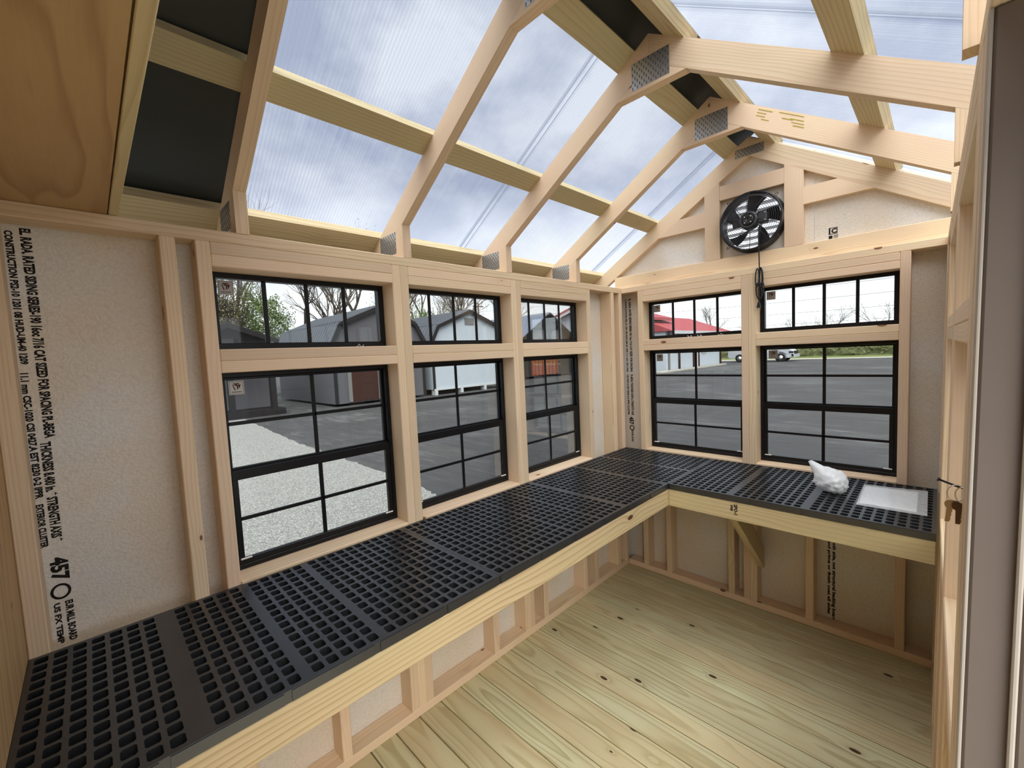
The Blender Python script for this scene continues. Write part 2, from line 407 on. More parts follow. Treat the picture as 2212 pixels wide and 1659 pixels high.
# ------------------------------------------------------------------ dimensions
T = .038; D = .089; XC = .8125; XR = 1.637; YE = -2.898
ZP0, ZP1 = 1.981, 2.019
ZM = 1.608; ZH = 1.905; ZS = .886; ZB = .876
MID = 1.137

# ------------------------------------------------------------------ ground outside
G = -.25
g = mobj('ground', None, [(-140, -60, G), (120, -60, G), (120, 160, G), (-140, 160, G)], [(0, 1, 2, 3)], 'asphalt'); tag(g, 'dark grey asphalt of the sales lot outside', 'asphalt', kind='structure')
random.seed(3)
edge = [(-15.6, 1.05), (-14, .94), (-12.2, .82), (-10.4, .70), (-9, .63), (-7.8, .57), (-6.4, .6), (-5.6, .57), (-4.8, .57), (-4, .52), (-3.3, .46), (-2.9, .38), (-2.2, .2), (-1.6, .15)]
e2 = []
for (a, b), (c, d) in zip(edge, edge[1:]):
    for k in range(6): e2.append((a + (c - a) * k / 6, b + (d - b) * k / 6 + random.uniform(-.035, .035)))
poly = [(x, y, G + .012) for x, y in e2] + [(-.4, .15, G + .012), (-.4, -14, G + .012), (-15.6, -14, G + .012)]
g = mobj('gravel_strip', None, poly, [tuple(range(len(poly) - 1, -1, -1))], 'gravel'); tag(g, 'pale loose gravel beside the asphalt under the left windows', 'gravel', kind='structure')
g = mobj('bounce_gravel', None, [(1.9, -14, G + .012), (9, -14, G + .012), (9, 2.5, G + .012), (1.9, 2.5, G + .012)], [(0, 1, 2, 3)], 'gravel'); tag(g, 'unseen pale gravel added outside the right doorway to bounce light inside', 'gravel', kind='structure')  # unseen patch, added so sunlit gravel bounces fill light into the room
g = mobj('road_edge', None, [(-60, 47.5, G + .02), (90, 47.5, G + .02), (90, 50.5, G + .02), (-60, 50.5, G + .02)], [(0, 1, 2, 3)], 'concrete'); tag(g, 'pale concrete road edge in front of the far hedge', 'road', kind='structure')
g = mobj('verge', None, [(-60, 50.5, G + .02), (90, 50.5, G + .02), (90, 60, G + .02), (-60, 60, G + .02)], [(0, 1, 2, 3)], 'grass'); tag(g, 'grass verge below the far hedge', 'grass', kind='structure')

# ------------------------------------------------------------------ floor
fl = box('floor', None, (-.089, YE - .3, -.12), (1.78, .089, -.036), 'trunk_dark', axis='x'); tag(fl, 'greenish treated pine plank floor', 'floor', kind='structure')
y = -.0
random.seed(5)
k = 0
pw = .1152
yy = .0
for k in range(28):
    y1 = .03 - k * pw; y0 = y1 - pw + .0048
    if y1 < YE - .25: break
    box('floorboard', fl, (-.085, y0, -.036), (1.775, y1, random.uniform(-.0012, 0)), 'floor_pine', ch=.0028, axis='x')

# ------------------------------------------------------------------ left wall
def wall_empty(name, loc, label):
    return empty(name, loc, label, 'wall', kind='structure')
WL = wall_empty('wall_left', (0, -1.45, 0), 'left stud wall with three stacks of black windows')
YB0, YD1, YD2, YEE = -2.4699, -1.7695, -1.0761, -.4291
winL = [(YB0 + T, YD1 - T), (YD1 + T, YD2 - T), (YD2 + T, YEE)]
def studL(y0, z0=T, z1=ZP0, w=T, name='stud'):
    return box(name, WL, (-D, y0, z0), (0, y0 + w, z1), 'pine', axis='z')
box('bottom_plate', WL, (-D, YE, 0), (0, 0, T), 'pine', axis='y')
box('top_plate', WL, (-D, YE, ZP0), (0, 0, ZP1), 'pine', axis='y')
studL(YE); studL(-2.5557)
for y0 in (YB0, YD1 - T, YD1, YD2 - T, YD2, YEE, -.143, -.038): studL(y0)
for (a, b) in winL:
    box('header', WL, (-D, a, ZP0 - T), (0, b, ZP0), 'pine', axis='y'); box('header', WL, (-D, a, ZH), (0, b, ZP0 - T), 'pine', axis='y')
    box('rail', WL, (-D, a, ZM), (0, b, ZM + T), 'pine', axis='y'); box('rail', WL, (-D, a, ZM - T), (0, b, ZM), 'pine', axis='y')
    box('sill', WL, (-D, a, ZS - T), (.004, b, ZS), 'pine', axis='y')
for y0 in (-2.153, YD1 - 2 * T, -1.352, -.955, -.557): studL(y0, T, ZS - T, name='cripple_stud')
S0, S1 = -.100, -.0892
def sheetL(y0, y1, z0, z1): return box('sheathing_panel', WL, (S0, y0, z0), (S1, y1, z1), 'sheathing', ch=0, axis='z')
cols = [(YE - .02, winL[0][0] + .012), (winL[0][1] - .012, winL[1][0] + .012), (winL[1][1] - .012, winL[2][0] + .012), (winL[2][1] - .012, .1)]
SHL = [sheetL(a, b, -.05, ZP1) for a, b in cols]
for (a, b) in winL:
    for z0, z1 in ((-.05, ZS + .004), (1.564, 1.652), (ZH - .006, ZP1)): sheetL(a + .012, b - .012, z0, z1)
# ink lettering printed down the back of the siding
XT = S1 + .0006
def vtextL(parent, s, y, ztop, zbot, size): text('printed_text', parent, s, (XT, y, ztop), (0, 0, -1), (0, 1, 0), size, 'ink', width=ztop - zbot)
vtextL(SHL[0], 'EL. RADA. RATED SIDING SERIES-190 16oc 7/16 CAT SIZED FOR SPACING PL-BEGA', -2.828, 1.975, 1.42, .026)
vtextL(SHL[0], 'THICKNESS 8.400 in. * STRENGTH AXIS *', -2.838, 1.41, 1.135, .026)
vtextL(SHL[0], 'CONSTRUCTION PS2-10 1201 08 HUD-UM-40 1209', -2.855, 1.965, 1.62, .019)
vtextL(SHL[0], '11.1 mm CSC-1020 CSI 0427.A EST 8230 0-2 IPPR', -2.858, 1.60, 1.26, .019)
vtextL(SHL[0], 'EXTERIOR CLUSTER', -2.860, 1.245, 1.125, .019)
vtextL(SHL[0], '457', -2.846, 1.09, 1.025, .044)
ring = [(XT, -2.834 + .020 * math.cos(a), .995 + .022 * math.sin(a)) for a in [i * math.pi / 12 for i in range(24)]]
ring2 = [(XT, -2.834 + .014 * math.cos(a), .995 + .016 * math.sin(a)) for a in [i * math.pi / 12 for i in range(24)]]
mobj('printed_emblem', SHL[0], ring + ring2, [(i, (i + 1) % 24, 24 + (i + 1) % 24, 24 + i) for i in range(24)], 'ink')
vtextL(SHL[0], 'EUR MILL BOARD', -2.828, .965, .85, .02); vtextL(SHL[0], 'US FX TEMP', -2.850, .965, .85, .016)

# ------------------------------------------------------------------ back wall
WB = wall_empty('wall_back', (.8, 0, 0), 'far gable stud wall with two stacks of black windows')
XL_, XD_, XR_ = .1209, .8185, 1.4674
winB = [(XL_ + T, XD_ - T), (XD_ + T, XR_)]
def studB(x0, z0=T, z1=ZP0, name='stud'): return box(name, WB, (x0, 0, z0), (x0 + T, D, z1), 'pine', axis='z')
box('bottom_plate', WB, (0, 0, 0), (1.64, D, T), 'pine', axis='x'); box('top_plate', WB, (-D, 0, ZP0), (1.70, D, ZP1), 'pine', axis='x')
for x0 in (XL_, XD_ - T, XD_, XR_): studB(x0)
for (a, b) in winB:
    box('header', WB, (a, 0, ZP0 - T), (b, D, ZP0), 'pine', axis='x'); box('header', WB, (a, 0, ZH), (b, D, ZP0 - T), 'pine', axis='x')
    box('rail', WB, (a, 0, ZM), (b, D, ZM + T), 'pine', axis='x'); box('rail', WB, (a, 0, ZM - T), (b, D, ZM), 'pine', axis='x')
    box('sill', WB, (a, -.004, ZS - T), (b, D, ZS), 'pine', axis='x')
for x0 in (.292, .692, 1.097): studB(x0, T, ZS - T, name='cripple_stud')
YS0, YS1 = .0892, .100
def sheetB(x0, x1, z0, z1): return box('sheathing_panel', WB, (x0, YS0, z0), (x1, YS1, z1), 'sheathing', ch=0, axis='z')
colsB = [(-.1, winB[0][0] + .012), (winB[0][1] - .012, winB[1][0] + .012), (winB[1][1] - .012, 1.74)]
SHB = [sheetB(a, b, -.05, ZP1) for a, b in colsB]
SHW = []
for (a, b) in winB:
    for z0, z1 in ((-.05, ZS + .004), (1.564, 1.652), (ZH - .006, ZP1)): SHW.append(sheetB(a + .012, b - .012, z0, z1))
YT = YS0 - .0006
def vtextB(parent, s, x, ztop, zbot, size): text('printed_text', parent, s, (x, YT, ztop), (0, 0, -1), (1, 0, 0), size, 'ink', width=ztop - zbot)
vtextB(SHB[0], 'EL. RADA. RATED SIDING SERIES-190 16oc 7/16 CAT SIZED FOR SPACING', .004, 1.95, 1.42, .024)
vtextB(SHB[0], 'PL-BEGA THICKNESS 8.400 in. STRENGTH AXIS', .004, 1.40, 1.10, .024)
vtextB(SHB[0], 'CONSTRUCTION PS2-10 1201 08 HUD-UM-40 1209 11.1 mm CSC-1020', -.026, 1.95, 1.42, .017)
vtextB(SHB[0], 'CSI 0427.A EST 8230 0-2 IPPR CLUSTER', -.026, 1.40, 1.10, .017)
vtextB(SHB[0], '457', -.014, 1.085, 1.03, .044); vtextB(SHB[0], 'EUR MILL BOARD', .0, .985, .90, .02)
ring = [(.004 + .02 * math.cos(a), YT, 1.005 + .02 * math.sin(a)) for a in [i * math.pi / 12 for i in range(24)]]
ring2 = [(.004 + .013 * math.cos(a), YT, 1.005 + .013 * math.sin(a)) for a in [i * math.pi / 12 for i in range(24)]]
mobj('printed_emblem', SHB[0], ring + ring2, [(i, 24 + i, 24 + (i + 1) % 24, (i + 1) % 24) for i in range(24)], 'ink')
vtextB(SHW[3], 'exterior siding on smooth side, not structural backing board', 1.207, .74, .03, .021)
vtextB(SHW[3], 'touch up cut edges and prime or finish coat all sides', 1.186, .74, .06, .018)
vtextB(SHB[0], 'RADA RATED SIDING', .03, .48, .28, .03)

# ------------------------------------------------------------------ gable of back wall
YG0, YG1 = .051, .089
ztop = lambda x: 2.767 - .625 * abs(x - XC)
zbot = lambda x: ztop(x) - .1049
box('tie_beam', WB, (-.085, YG0, ZP1), (1.705, YG1, ZP1 + D), 'pine', axis='x')
ZT = ZP1 + D
for x0, x1 in ((.562, .650), (.988, 1.077)):
    prism_xz('gable_stud', WB, [(x0, ZT), (x1, ZT), (x1, zbot(x1)), (x0, zbot(x0))], YG0, YG1, 'pine', (0, 1))
box('fan_header', WB, (.650, YG0, 2.452), (.988, YG1, 2.536), 'pine', axis='x')
xl = lambda z: XC - (2.662 - z) / .625
prism_xz('gable_block', WB, [(xl(2.316), 2.316), (.562, 2.316), (.562, 2.405), (xl(2.405), 2.405)], YG0, YG1, 'pine', (1, 0))
prism_xz('gable_block', WB, [(1.077, 2.316), (2 * XC - xl(2.316), 2.316), (2 * XC - xl(2.405), 2.405), (1.077, 2.405)], YG0, YG1, 'pine', (1, 0))
FC = (.828, 2.283); FR = .150
def gable_sheet():
    # left, right and top pieces plus the square with a round hole behind the fan
    a, b = .606, 1.033; zl, zh = ZP1, 2.49
    prism_xz('sheathing_panel', WB, [(-.09, zl), (a, zl), (a, ztop(a) + .02), (-.09, ztop(-.09) + .02)], YS0, YS1, 'sheathing', (0, 1))
    p = prism_xz('sheathing_panel', WB, [(b, zl), (1.119, zl), (1.119, ztop(1.119) + .02), (b, ztop(b) + .02)], YS0, YS1, 'sheathing', (0, 1))
    p2 = prism_xz('sheathing_panel', WB, [(1.1205, zl), (1.72, zl), (1.72, ztop(1.72) + .02), (1.1205, ztop(1.1205) + .02)], YS0, YS1, 'sheathing', (0, 1))
    prism_xz('sheathing_panel', WB, [(a, zh), (b, zh), (b, ztop(b) + .02), (XC, 2.78), (a, ztop(a) + .02)], YS0, YS1, 'sheathing', (0, 1))
    n = 40; V = []; F = []
    for yv in (YS0, YS1):
        for k in range(n):
            g_ = 2 * math.pi * k / n; c, s = math.cos(g_), math.sin(g_)
            V.append((FC[0] + FR * c, yv, FC[1] + FR * s))
            m = min([(b - FC[0]) / c if c > 1e-6 else 9, (a - FC[0]) / c if c < -1e-6 else 9, (zh - FC[1]) / s if s > 1e-6 else 9, (zl - FC[1]) / s if s < -1e-6 else 9])
            V.append((FC[0] + m * c, yv, FC[1] + m * s))
    for k in range(n):
        j = (k + 1) % n
        F += [(2 * k, 2 * j, 2 * j + 1, 2 * k + 1), (2 * n + 2 * k, 2 * n + 2 * k + 1, 2 * n + 2 * j + 1, 2 * n + 2 * j), (2 * k, 2 * k + 2 * n, 2 * j + 2 * n, 2 * j)]
    mobj('sheathing_panel', WB, V, F, 'sheathing', Matrix.Translation((FC[0], YS0, FC[1])) @ AX['z'].to_4x4())
    return p2
GS = gable_sheet()
# printed square grade mark on the gable sheet
boxes('printed_mark', GS, [((1.182, YT, 2.168), (1.219, YT + .0003, 2.171)), ((1.216, YT, 2.137), (1.219, YT + .0003, 2.171)), ((1.182, YT, 2.137), (1.219, YT + .0003, 2.140)), ((1.182, YT, 2.137), (1.189, YT + .0003, 2.168)), ((1.182, YT, 2.112), (1.198, YT + .0003, 2.131)), ((1.203, YT, 2.128), (1.222, YT + .0003, 2.131)), ((1.203, YT, 2.121), (1.222, YT + .0003, 2.124)), ((1.203, YT, 2.114), (1.222, YT + .0003, 2.117))], 'ink')
text('printed_mark', GS, 'C', (1.193, YT, 2.143), (1, 0, 0), (0, 0, 1), .032, 'ink')

# ------------------------------------------------------------------ right wall (leans a little, as built)
def wr(v):
    s = max(0, -v.y)
    v = v.copy(); v.x += (1.618 + .0112 * s + (v.z - 1.55) * .0105) - XR
    return v
WR = wall_empty('wall_right', (XR, -1, 0), 'right stud wall seen edge on beside the doorway')
YJ = -1.90
def bR(name, lo, hi, mat='pine', axis=None): return box(name, WR, lo, hi, mat, axis=axis, warp=wr)
bR('bottom_plate', (XR, YJ, 0), (XR + D, 0, T), axis='y'); bR('top_plate', (XR, YE, ZP0), (XR + D, 0, ZP1), axis='y')
for y0 in (-.038, -.47, -1.118, -1.156, -1.804, -1.842): bR('stud', (XR, y0, T), (XR + D, y0 + T, ZP0), axis='z')
bR('trimmer_stud', (XR, YJ, T), (XR + D, YJ + T, ZP0), axis='z')
winR = [(-1.080, -.470), (-1.766, -1.156)]
for (a, b) in winR:
    for z0, z1, n_ in ((ZP0 - T, ZP0, 'header'), (ZH, ZP0 - T, 'header'), (ZM, ZM + T, 'rail'), (ZM - T, ZM, 'rail'), (ZS - T, ZS, 'sill')): bR(n_, (XR, a, z0), (XR + D, b, z1), axis='y')
    bR('cripple_stud', (XR, (a + b) / 2, T), (XR + D, (a + b) / 2 + T, ZS - T), axis='z')
for a, b in ((-.482, .1), (-1.168, -1.068), (YJ, -1.754)): bR('sheathing_panel', (XR + D, a, -.05), (XR + D + .011, b, ZP1), 'sheathing', 'z')
for (a, b) in winR:
    for z0, z1 in ((-.05, ZS + .004), (1.564, 1.652), (ZH - .006, ZP1)): bR('sheathing_panel', (XR + D, a + .012, z0), (XR + D + .011, b - .012, z1), 'sheathing', 'z')
bR('sheathing_panel', (XR + D, YE, 2.0), (XR + D + .011, YJ, ZP1), 'sheathing', 'y')
DO = empty('door_1', (XR, -2.4, 0), 'primed grey door jamb of the open doorway at the right edge', 'door frame', kind='structure')
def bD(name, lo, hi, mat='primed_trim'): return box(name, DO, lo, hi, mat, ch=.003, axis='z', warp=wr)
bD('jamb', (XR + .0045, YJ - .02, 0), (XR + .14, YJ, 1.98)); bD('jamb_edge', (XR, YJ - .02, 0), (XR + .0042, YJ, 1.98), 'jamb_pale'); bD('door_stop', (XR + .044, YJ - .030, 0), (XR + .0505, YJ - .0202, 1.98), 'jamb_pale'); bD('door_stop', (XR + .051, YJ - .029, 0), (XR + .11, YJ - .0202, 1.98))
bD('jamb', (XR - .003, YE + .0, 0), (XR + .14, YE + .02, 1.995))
pass
box('threshold', DO, (XR + .005, YE + .02, 0), (XR + .14, YJ - .02, .02), 'treated_pine', axis='y')

# ------------------------------------------------------------------ end wall behind the bench, loft
WE = wall_empty('wall_front', (.8, YE, 0), 'plywood end wall at the left edge behind the bench')
box('plywood_panel', WE, (-.088, YE - .0125, 0), (1.22, YE - .0005, ZP1), 'plywood', ch=0, axis='z')
box('plywood_panel', WE, (1.2215, YE - .0125, 0), (1.72, YE - .0005, ZP1), 'plywood', ch=0, axis='z')
prism_xz('plywood_panel', WE, [(-.09, ZP1), (1.715, ZP1), (1.715, ztop(1.715)), (XC, 2.767), (-.09, ztop(-.09))], YE - .0125, YE - .0005, 'plywood', (0, 1))
lo = box('loft_shelf', None, (-.088, YE, ZP1 + .0005), (1.70, -2.661, ZP1 + .0185), 'plywood', ch=.001, axis='x')
tag(lo, 'plywood loft deck overhead at the left resting on the wall plates', 'shelf')
box('edge_strip', lo, (-.088, -2.658, ZP1 + .0005), (1.70, -2.638, ZP1 + .032), 'treated_pine', ch=.0015, axis='x')

# ------------------------------------------------------------------ roof
CE = empty('ceiling', (XC, -1.2, 2.0), 'open gable roof of pine trusses under clear ribbed panels', 'roof', kind='structure')
def plate_tex(name, parent, lo, hi):
    """galvanised nail plate with rows of punched slots"""
    x0, y, z0 = lo; x1, _, z1 = hi
    o = box(name, parent, (x0, y - .0012, z0), (x1, y, z1), 'steel_plate', ch=0, axis='x')
    L_ = []
    nx = max(2, int((x1 - x0) / .0095)); nz_ = max(2, int((z1 - z0) / .022))
    for i in range(nx):
        for j in range(nz_):
            xx = x0 + (i + .5) * (x1 - x0) / nx; zz = z0 + (j + .5 + (.25 if i % 2 else -.2)) * (z1 - z0) / nz_
            L_.append(((xx - .0018, y - .0022, zz - .005), (xx + .0018, y - .0011, zz + .005)))
    boxes('punched_teeth', o, L_, 'steel_slot')
    return o
sl = (1, .625)
def truss(yf, gus=True, heel=True):
    t = empty('truss', (XC, yf, 2.1), parent=CE)
    y1 = yf + T; xt = -.262
    prism_xz('rafter', t, [(XC, ztop(XC)), (XC, zbot(XC)), (xt, zbot(xt)), (xt, ztop(xt))], yf, y1, 'pine', (1, .625))
    m = lambda x: 2 * XC - x
    prism_xz('rafter', t, [(m(XC) + .0004, ztop(XC)), (m(XC) + .0004, zbot(XC)), (m(xt), zbot(xt)), (m(xt), ztop(xt))], yf, y1, 'pine', (1, -.625))
    if gus: prism_xz('peak_block', t, [(xl(2.575) + .001, 2.575), (m(xl(2.575)) - .001, 2.575), (XC, 2.661)], yf, y1, 'pine', (1, 0))
    plate_tex('nail_plate', t, (.740, yf, 2.588 if gus else 2.662), (.892, yf, 2.688 if gus else 2.712))
    if heel:
        for f_ in (lambda x: x, m):
            prism_xz('heel_block', t, [(f_(0), ZP1), (f_(0), zbot(0) - .0005), (f_(-D), zbot(-D) - .0005), (f_(-D), ZP1)], yf, y1, 'pine', (0, 1))
            a, b = sorted((f_(-.19), f_(-.055))); plate_tex('nail_plate', t, (a, yf, 2.045), (b, yf, 2.135))
    return t
TR = [truss(yf) for yf in (-2.357, -1.747, -1.137, -.530)]
RF3 = [c for c in TR[3].children if c.name.startswith('rafter')][-1]
for xa, xb, dz in ((1.02, 1.075, -.016), (1.015, 1.05, -.030), (1.01, 1.045, -.044), (1.03, 1.06, -.056), (1.10, 1.19, -.012), (1.11, 1.15, -.034), (1.14, 1.19, -.030), (1.145, 1.19, -.044), (1.15, 1.19, -.056)):
    oboard('printed_mark', RF3, (xa, -.5304, ztop(xa) + dz), (xb, -.5304, ztop(xb) + dz), (0, 0, 1), .0035, .0005, 'mill_ink', ch=0)
truss(YG0, gus=False, heel=False)
th = math.atan(.625); cs, sn = math.cos(th), math.sin(th)
def slope_pt(x, off, side):
    """point on the roof slope at horizontal position x (left side), raised by off along the normal"""
    X = x - off * sn; Z = 2.767 - .625 * (XC - x) + off * cs
    return (X if side < 0 else 2 * XC - X, Z)
def slab(name, parent, x0, x1, off0, off1, y0, y1, mat, side, along='y'):
    p = [slope_pt(x0, off0, side), slope_pt(x1, off0, side), slope_pt(x1, off1, side), slope_pt(x0, off1, side)]
    o = prism_xz(name, parent, p, y0, y1, mat)
    c = o.matrix_basis.translation.copy()
    if along == 'y': b = Matrix(((0, -1, 0), (1, 0, 0), (0, 0, 1))).to_4x4()
    else: b = Matrix(((cs, 0, -sn), (0, 1, 0), (sn, 0, cs))).to_4x4() if side < 0 else Matrix(((cs, 0, sn), (0, 1, 0), (-sn, 0, cs))).to_4x4()
    b.translation = c; inv = b.inverted()
    for v in o.data.vertices: v.co = inv @ (v.co + c)
    WM[o.name] = b; o.matrix_basis = b
    return o
for side in (-1, 1):
    for x0 in (-.2665, .180, .680):
        slab('purlin', CE, x0, x0 + .0755, .0002, .0382, -3.05, .14, 'treated_pine', side)
    for (a, b) in ((-2.345, -1.262), (-1.236, -.03), (-.004, .16)):
        slab('roof_panel', CE, -.30, .735, .0385, .0465, a, b, 'polycarbonate', side, 'x')
    for yb in (-1.249, -.017):
        slab('panel_joiner', CE, -.30, .69, .0467, .0500, yb - .02, yb + .02, 'polycarbonate', side, 'x')
    slab('metal_roof_sheet', CE, -.32, .80, .0468, .0500, -3.1, -2.322, 'dark_metal_roof', side, 'x')
    xa, xb = (-.288, -.2665) if side < 0 else (2 * XC + .2665, 2 * XC + .288)
    box('fascia_board', CE, (xa, -3.05, 1.955), (xb, .14, 2.110), 'treated_pine', axis='y')
    slab('ridge_closure', CE, .7365, .7555, .0386, .0500, -3.05, .16, 'dark_metal_roof', side, 'y')
    slab('ridge_cap', CE, .70, XC + .034, .0503, .0523, -3.1, .17, 'dark_metal_roof', side, 'x')

# ------------------------------------------------------------------ windows
WN = 0
def mapper(kind):
    if kind == 'L': return lambda u, v, w: (w, u, v)
    if kind == 'B': return lambda u, v, w: (u, -w, v)
    return lambda u, v, w: (1.637 - w, u, v)
def wbox(P, name, parent, u0, u1, v0, v1, w0, w1, mat, ch=.0015):
    return box(name, parent, P(u0, v0, w0), P(u1, v1, w1), mat, ch=ch)
def sticker(P, pane, u, v, kind, mat, w):
    s = .046
    fl_ = (kind == 'B')
    st = wbox(P, 'sticker', pane, u, u + s, v - s * 1.04, v, w, w + .0006, mat, ch=0)
    def q(pts, m):
        vs = [P(u + s * a, v - s * 1.04 + s * 1.04 * b, w + .0011) for a, b in pts]
        o = mobj('sticker_print', st, vs, [tuple(range(len(vs)))], m); return o
    ink = 'brown_ink'
    q([(.30, .82), (.70, .82), (.68, .74), (.32, .74)], ink)
    q([(.24, .72), (.30, .72), (.44, .34), (.36, .34)], ink)
    q([(.38, .71), (.52, .74), (.62, .66), (.60, .40), (.53, .36), (.53, .60), (.46, .66), (.40, .64)], ink)
    q([(.62, .72), (.80, .72), (.66, .40), (.64, .60)], ink)
    for k in range(6): q([(.18 + .11 * k, .20), (.24 + .11 * k, .25), (.27 + .11 * k, .18), (.21 + .11 * k, .15)], ink)
    for a, b, c, d in ((.06, .06, .94, .08), (.06, .92, .94, .94), (.06, .08, .08, .92), (.92, .08, .94, .92)): q([(a, b), (c, b), (c, d), (a, d)], ink)
def transom(kind, u0, u1, label, st=None):
    global WN; WN += 1
    P = mapper(kind); o = empty('window_%d' % WN, P((u0 + u1) / 2, ZM + T, -.1), label, 'window', kind='structure')
    z0, z1 = ZM + T + .0005, ZH - .0005; g0, g1, h0, h1 = u0 + .024, u1 - .024, 1.669, 1.886
    a, b = -.118, -.086; u0 += .0005; u1 -= .0005
    for n_, A in (('frame_rail', (u0, u1, z0, h0)), ('frame_rail', (u0, u1, h1, z1)), ('frame_stile', (u0, g0, h0, h1)), ('frame_stile', (g1, u1, h0, h1))): wbox(P, n_, o, *A, a, b, 'black_frame')
    pn = wbox(P, 'glass_pane', o, g0, g1, h0, h1, -.108, -.105, 'window_glass', ch=0)
    for k in (1, 2, 3):
        um = g0 + (g1 - g0) * k / 4; wbox(P, 'muntin', o, um - .0075, um + .0075, h0, h1, -.1045, -.098, 'black_frame')
    if st: sticker(P, pn, g0 + .006, h1 - .005, kind, st, -.1044)
def hung(kind, u0, u1, label, st=None):
    global WN; WN += 1
    P = mapper(kind); o = empty('window_%d' % WN, P((u0 + u1) / 2, ZS, -.1), label, 'window', kind='structure')
    z0, z1 = ZS + .0005, ZM - T - .0005; a, b = -.128, -.086; u0 += .0005; u1 -= .0005
    for n_, A in (('frame_rail', (u0, u1, z0, .903)), ('frame_rail', (u0, u1, 1.553, z1)), ('frame_stile', (u0, u0 + .016, .903, 1.553)), ('frame_stile', (u1 - .016, u1, .903, 1.553))): wbox(P, n_, o, *A, a, b, 'black_frame')
    # upper sash (fixed, further out)
    s0, s1 = u0 + .0165, u1 - .0165; g0, g1 = s0 + .010, s1 - .010
    us = wbox(P, 'upper_sash', o, s0, s1, 1.544, 1.5525, -.124, -.108, 'black_frame')
    for A in ((s0, g0, 1.239, 1.544), (g1, s1, 1.239, 1.544), (s0, s1, 1.214, 1.239)): wbox(P, 'sash_bar', us, *A, -.124, -.108, 'black_frame')
    pn = wbox(P, 'glass_pane', us, g0, g1, 1.239, 1.544, -.118, -.115, 'window_glass', ch=0)
    um = (g0 + g1) / 2
    wbox(P, 'muntin', us, um - .0075, um + .0075, 1.239, 1.544, -.1145, -.109, 'black_frame'); wbox(P, 'muntin', us, g0, g1, 1.386, 1.399, -.1145, -.109, 'black_frame')
    # lower sash (slides in front)
    g0, g1 = s0 + .018, s1 - .018
    ls = wbox(P, 'lower_sash', o, s0, s1, .9035, .922, -.106, -.088, 'black_frame')
    for A in ((s0, g0, .922, 1.199), (g1, s1, .922, 1.199), (s0, s1, 1.199, 1.232)): wbox(P, 'sash_bar', ls, *A, -.106, -.088, 'black_frame')
    p2 = wbox(P, 'glass_pane', ls, g0, g1, .922, 1.199, -.099, -.096, 'window_glass', ch=0)
    wbox(P, 'muntin', ls, um - .0075, um + .0075, .922, 1.199, -.0955, -.089, 'black_frame'); wbox(P, 'muntin', ls, g0, g1, 1.055, 1.068, -.0955, -.089, 'black_frame')
    for uu in (s0 + .004, s1 - .039): wbox(P, 'tilt_latch', ls, uu, uu + .035, .9205, .926, -.0885, -.0825, 'white_plastic')
    if st: sticker(P, pn, g0 + .002, 1.54, kind, st, -.1144)
nm = ['nearest the plywood end wall', 'middle of the left wall', 'left wall nearest the far corner']
for (a, b), n_, s_ in zip(winL, nm, (('sticker_grey', 'sticker_white'), (None, None), (None, None))):
    transom('L', a, b, 'black four lite transom window, ' + n_, s_[0]); hung('L', a, b, 'black hung window under the transom, ' + n_, s_[1])
for (a, b), n_ in zip(winB, ('far wall left of the fan cord', 'far wall right of the fan cord')):
    transom('B', a, b, 'black four lite transom window, ' + n_, 'sticker_grey'); hung('B', a, b, 'black hung window, ' + n_, 'sticker_grey')
for (a, b), n_ in zip(winR, ('right wall nearest the far corner', 'right wall nearest the door')):
    transom('R', a, b, 'black transom window seen edge on, ' + n_); hung('R', a, b, 'black hung window seen edge on, ' + n_)

# ------------------------------------------------------------------ bench
BE = empty('potting_bench', (.3, -.3, .75), 'L shaped pine bench frame carrying black plastic trays along both walls', 'bench')
XF, YF, ZB0, ZB1 = .614, -.631, .758, .847
box('front_board', BE, (XF - T, YE + .001, ZB0), (XF, YF + T, ZB1), 'bench_pine', axis='y')
fb = box('front_board', BE, (XF, YF, ZB0), (1.608, YF + T, ZB1), 'bench_pine', axis='x')
box('ledger', BE, (.0005, YE + T + .001, ZB0), (T, -.0005, ZB1), 'bench_pine', axis='y'); box('ledger', BE, (T, -T, ZB0), (1.608, -.0045, ZB1), 'bench_pine', axis='x')
for y0 in (-2.32, -1.40): box('joist', BE, (T, y0, ZB0), (XF - T, y0 + T, ZB1), 'bench_pine', axis='x')
box('joist', BE, (T, YF, ZB0), (XF - T, YF + T, ZB1), 'bench_pine', axis='x'); box('joist', BE, (1.10, YF + T, ZB0), (1.10 + T, -T, ZB1), 'bench_pine', axis='y')
# diagonal brace down to the middle studs
def brace():
    x0, x1 = .8575, .8955
    a0, a1 = (-.0005, .27), (-.0005, .395)
    P = [(-.0005, .262), (-.0005, .388), (-.50, ZB0 + .005), (-.592, ZB0 + .005), (-.592, .755)]
    P = [(-.0005, .262), (-.0005, .388), (-.468, .84), (-.592, .84), (-.592, .81)]
    v = [(x0, y_, z_) for y_, z_ in P] + [(x1, y_, z_) for y_, z_ in P]; n = len(P)
    f = [tuple(range(n - 1, -1, -1)), tuple(range(n, 2 * n))] + [(i, (i + 1) % n, (i + 1) % n + n, i + n) for i in range(n)]
    X = Vector((0, -.72, .69)).normalized(); Y = Vector((1, 0, 0)); b = Matrix((X, Y, X.cross(Y))).transposed().to_4x4(); b.translation = (.876, -.3, .55)
    o = mobj('brace', BE, v, f, 'treated_pine', b)
    bm = bmesh.new(); bm.from_mesh(o.data); bmesh.ops.recalc_face_normals(bm, faces=bm.faces); bm.to_mesh(o.data); bm.free()
brace()
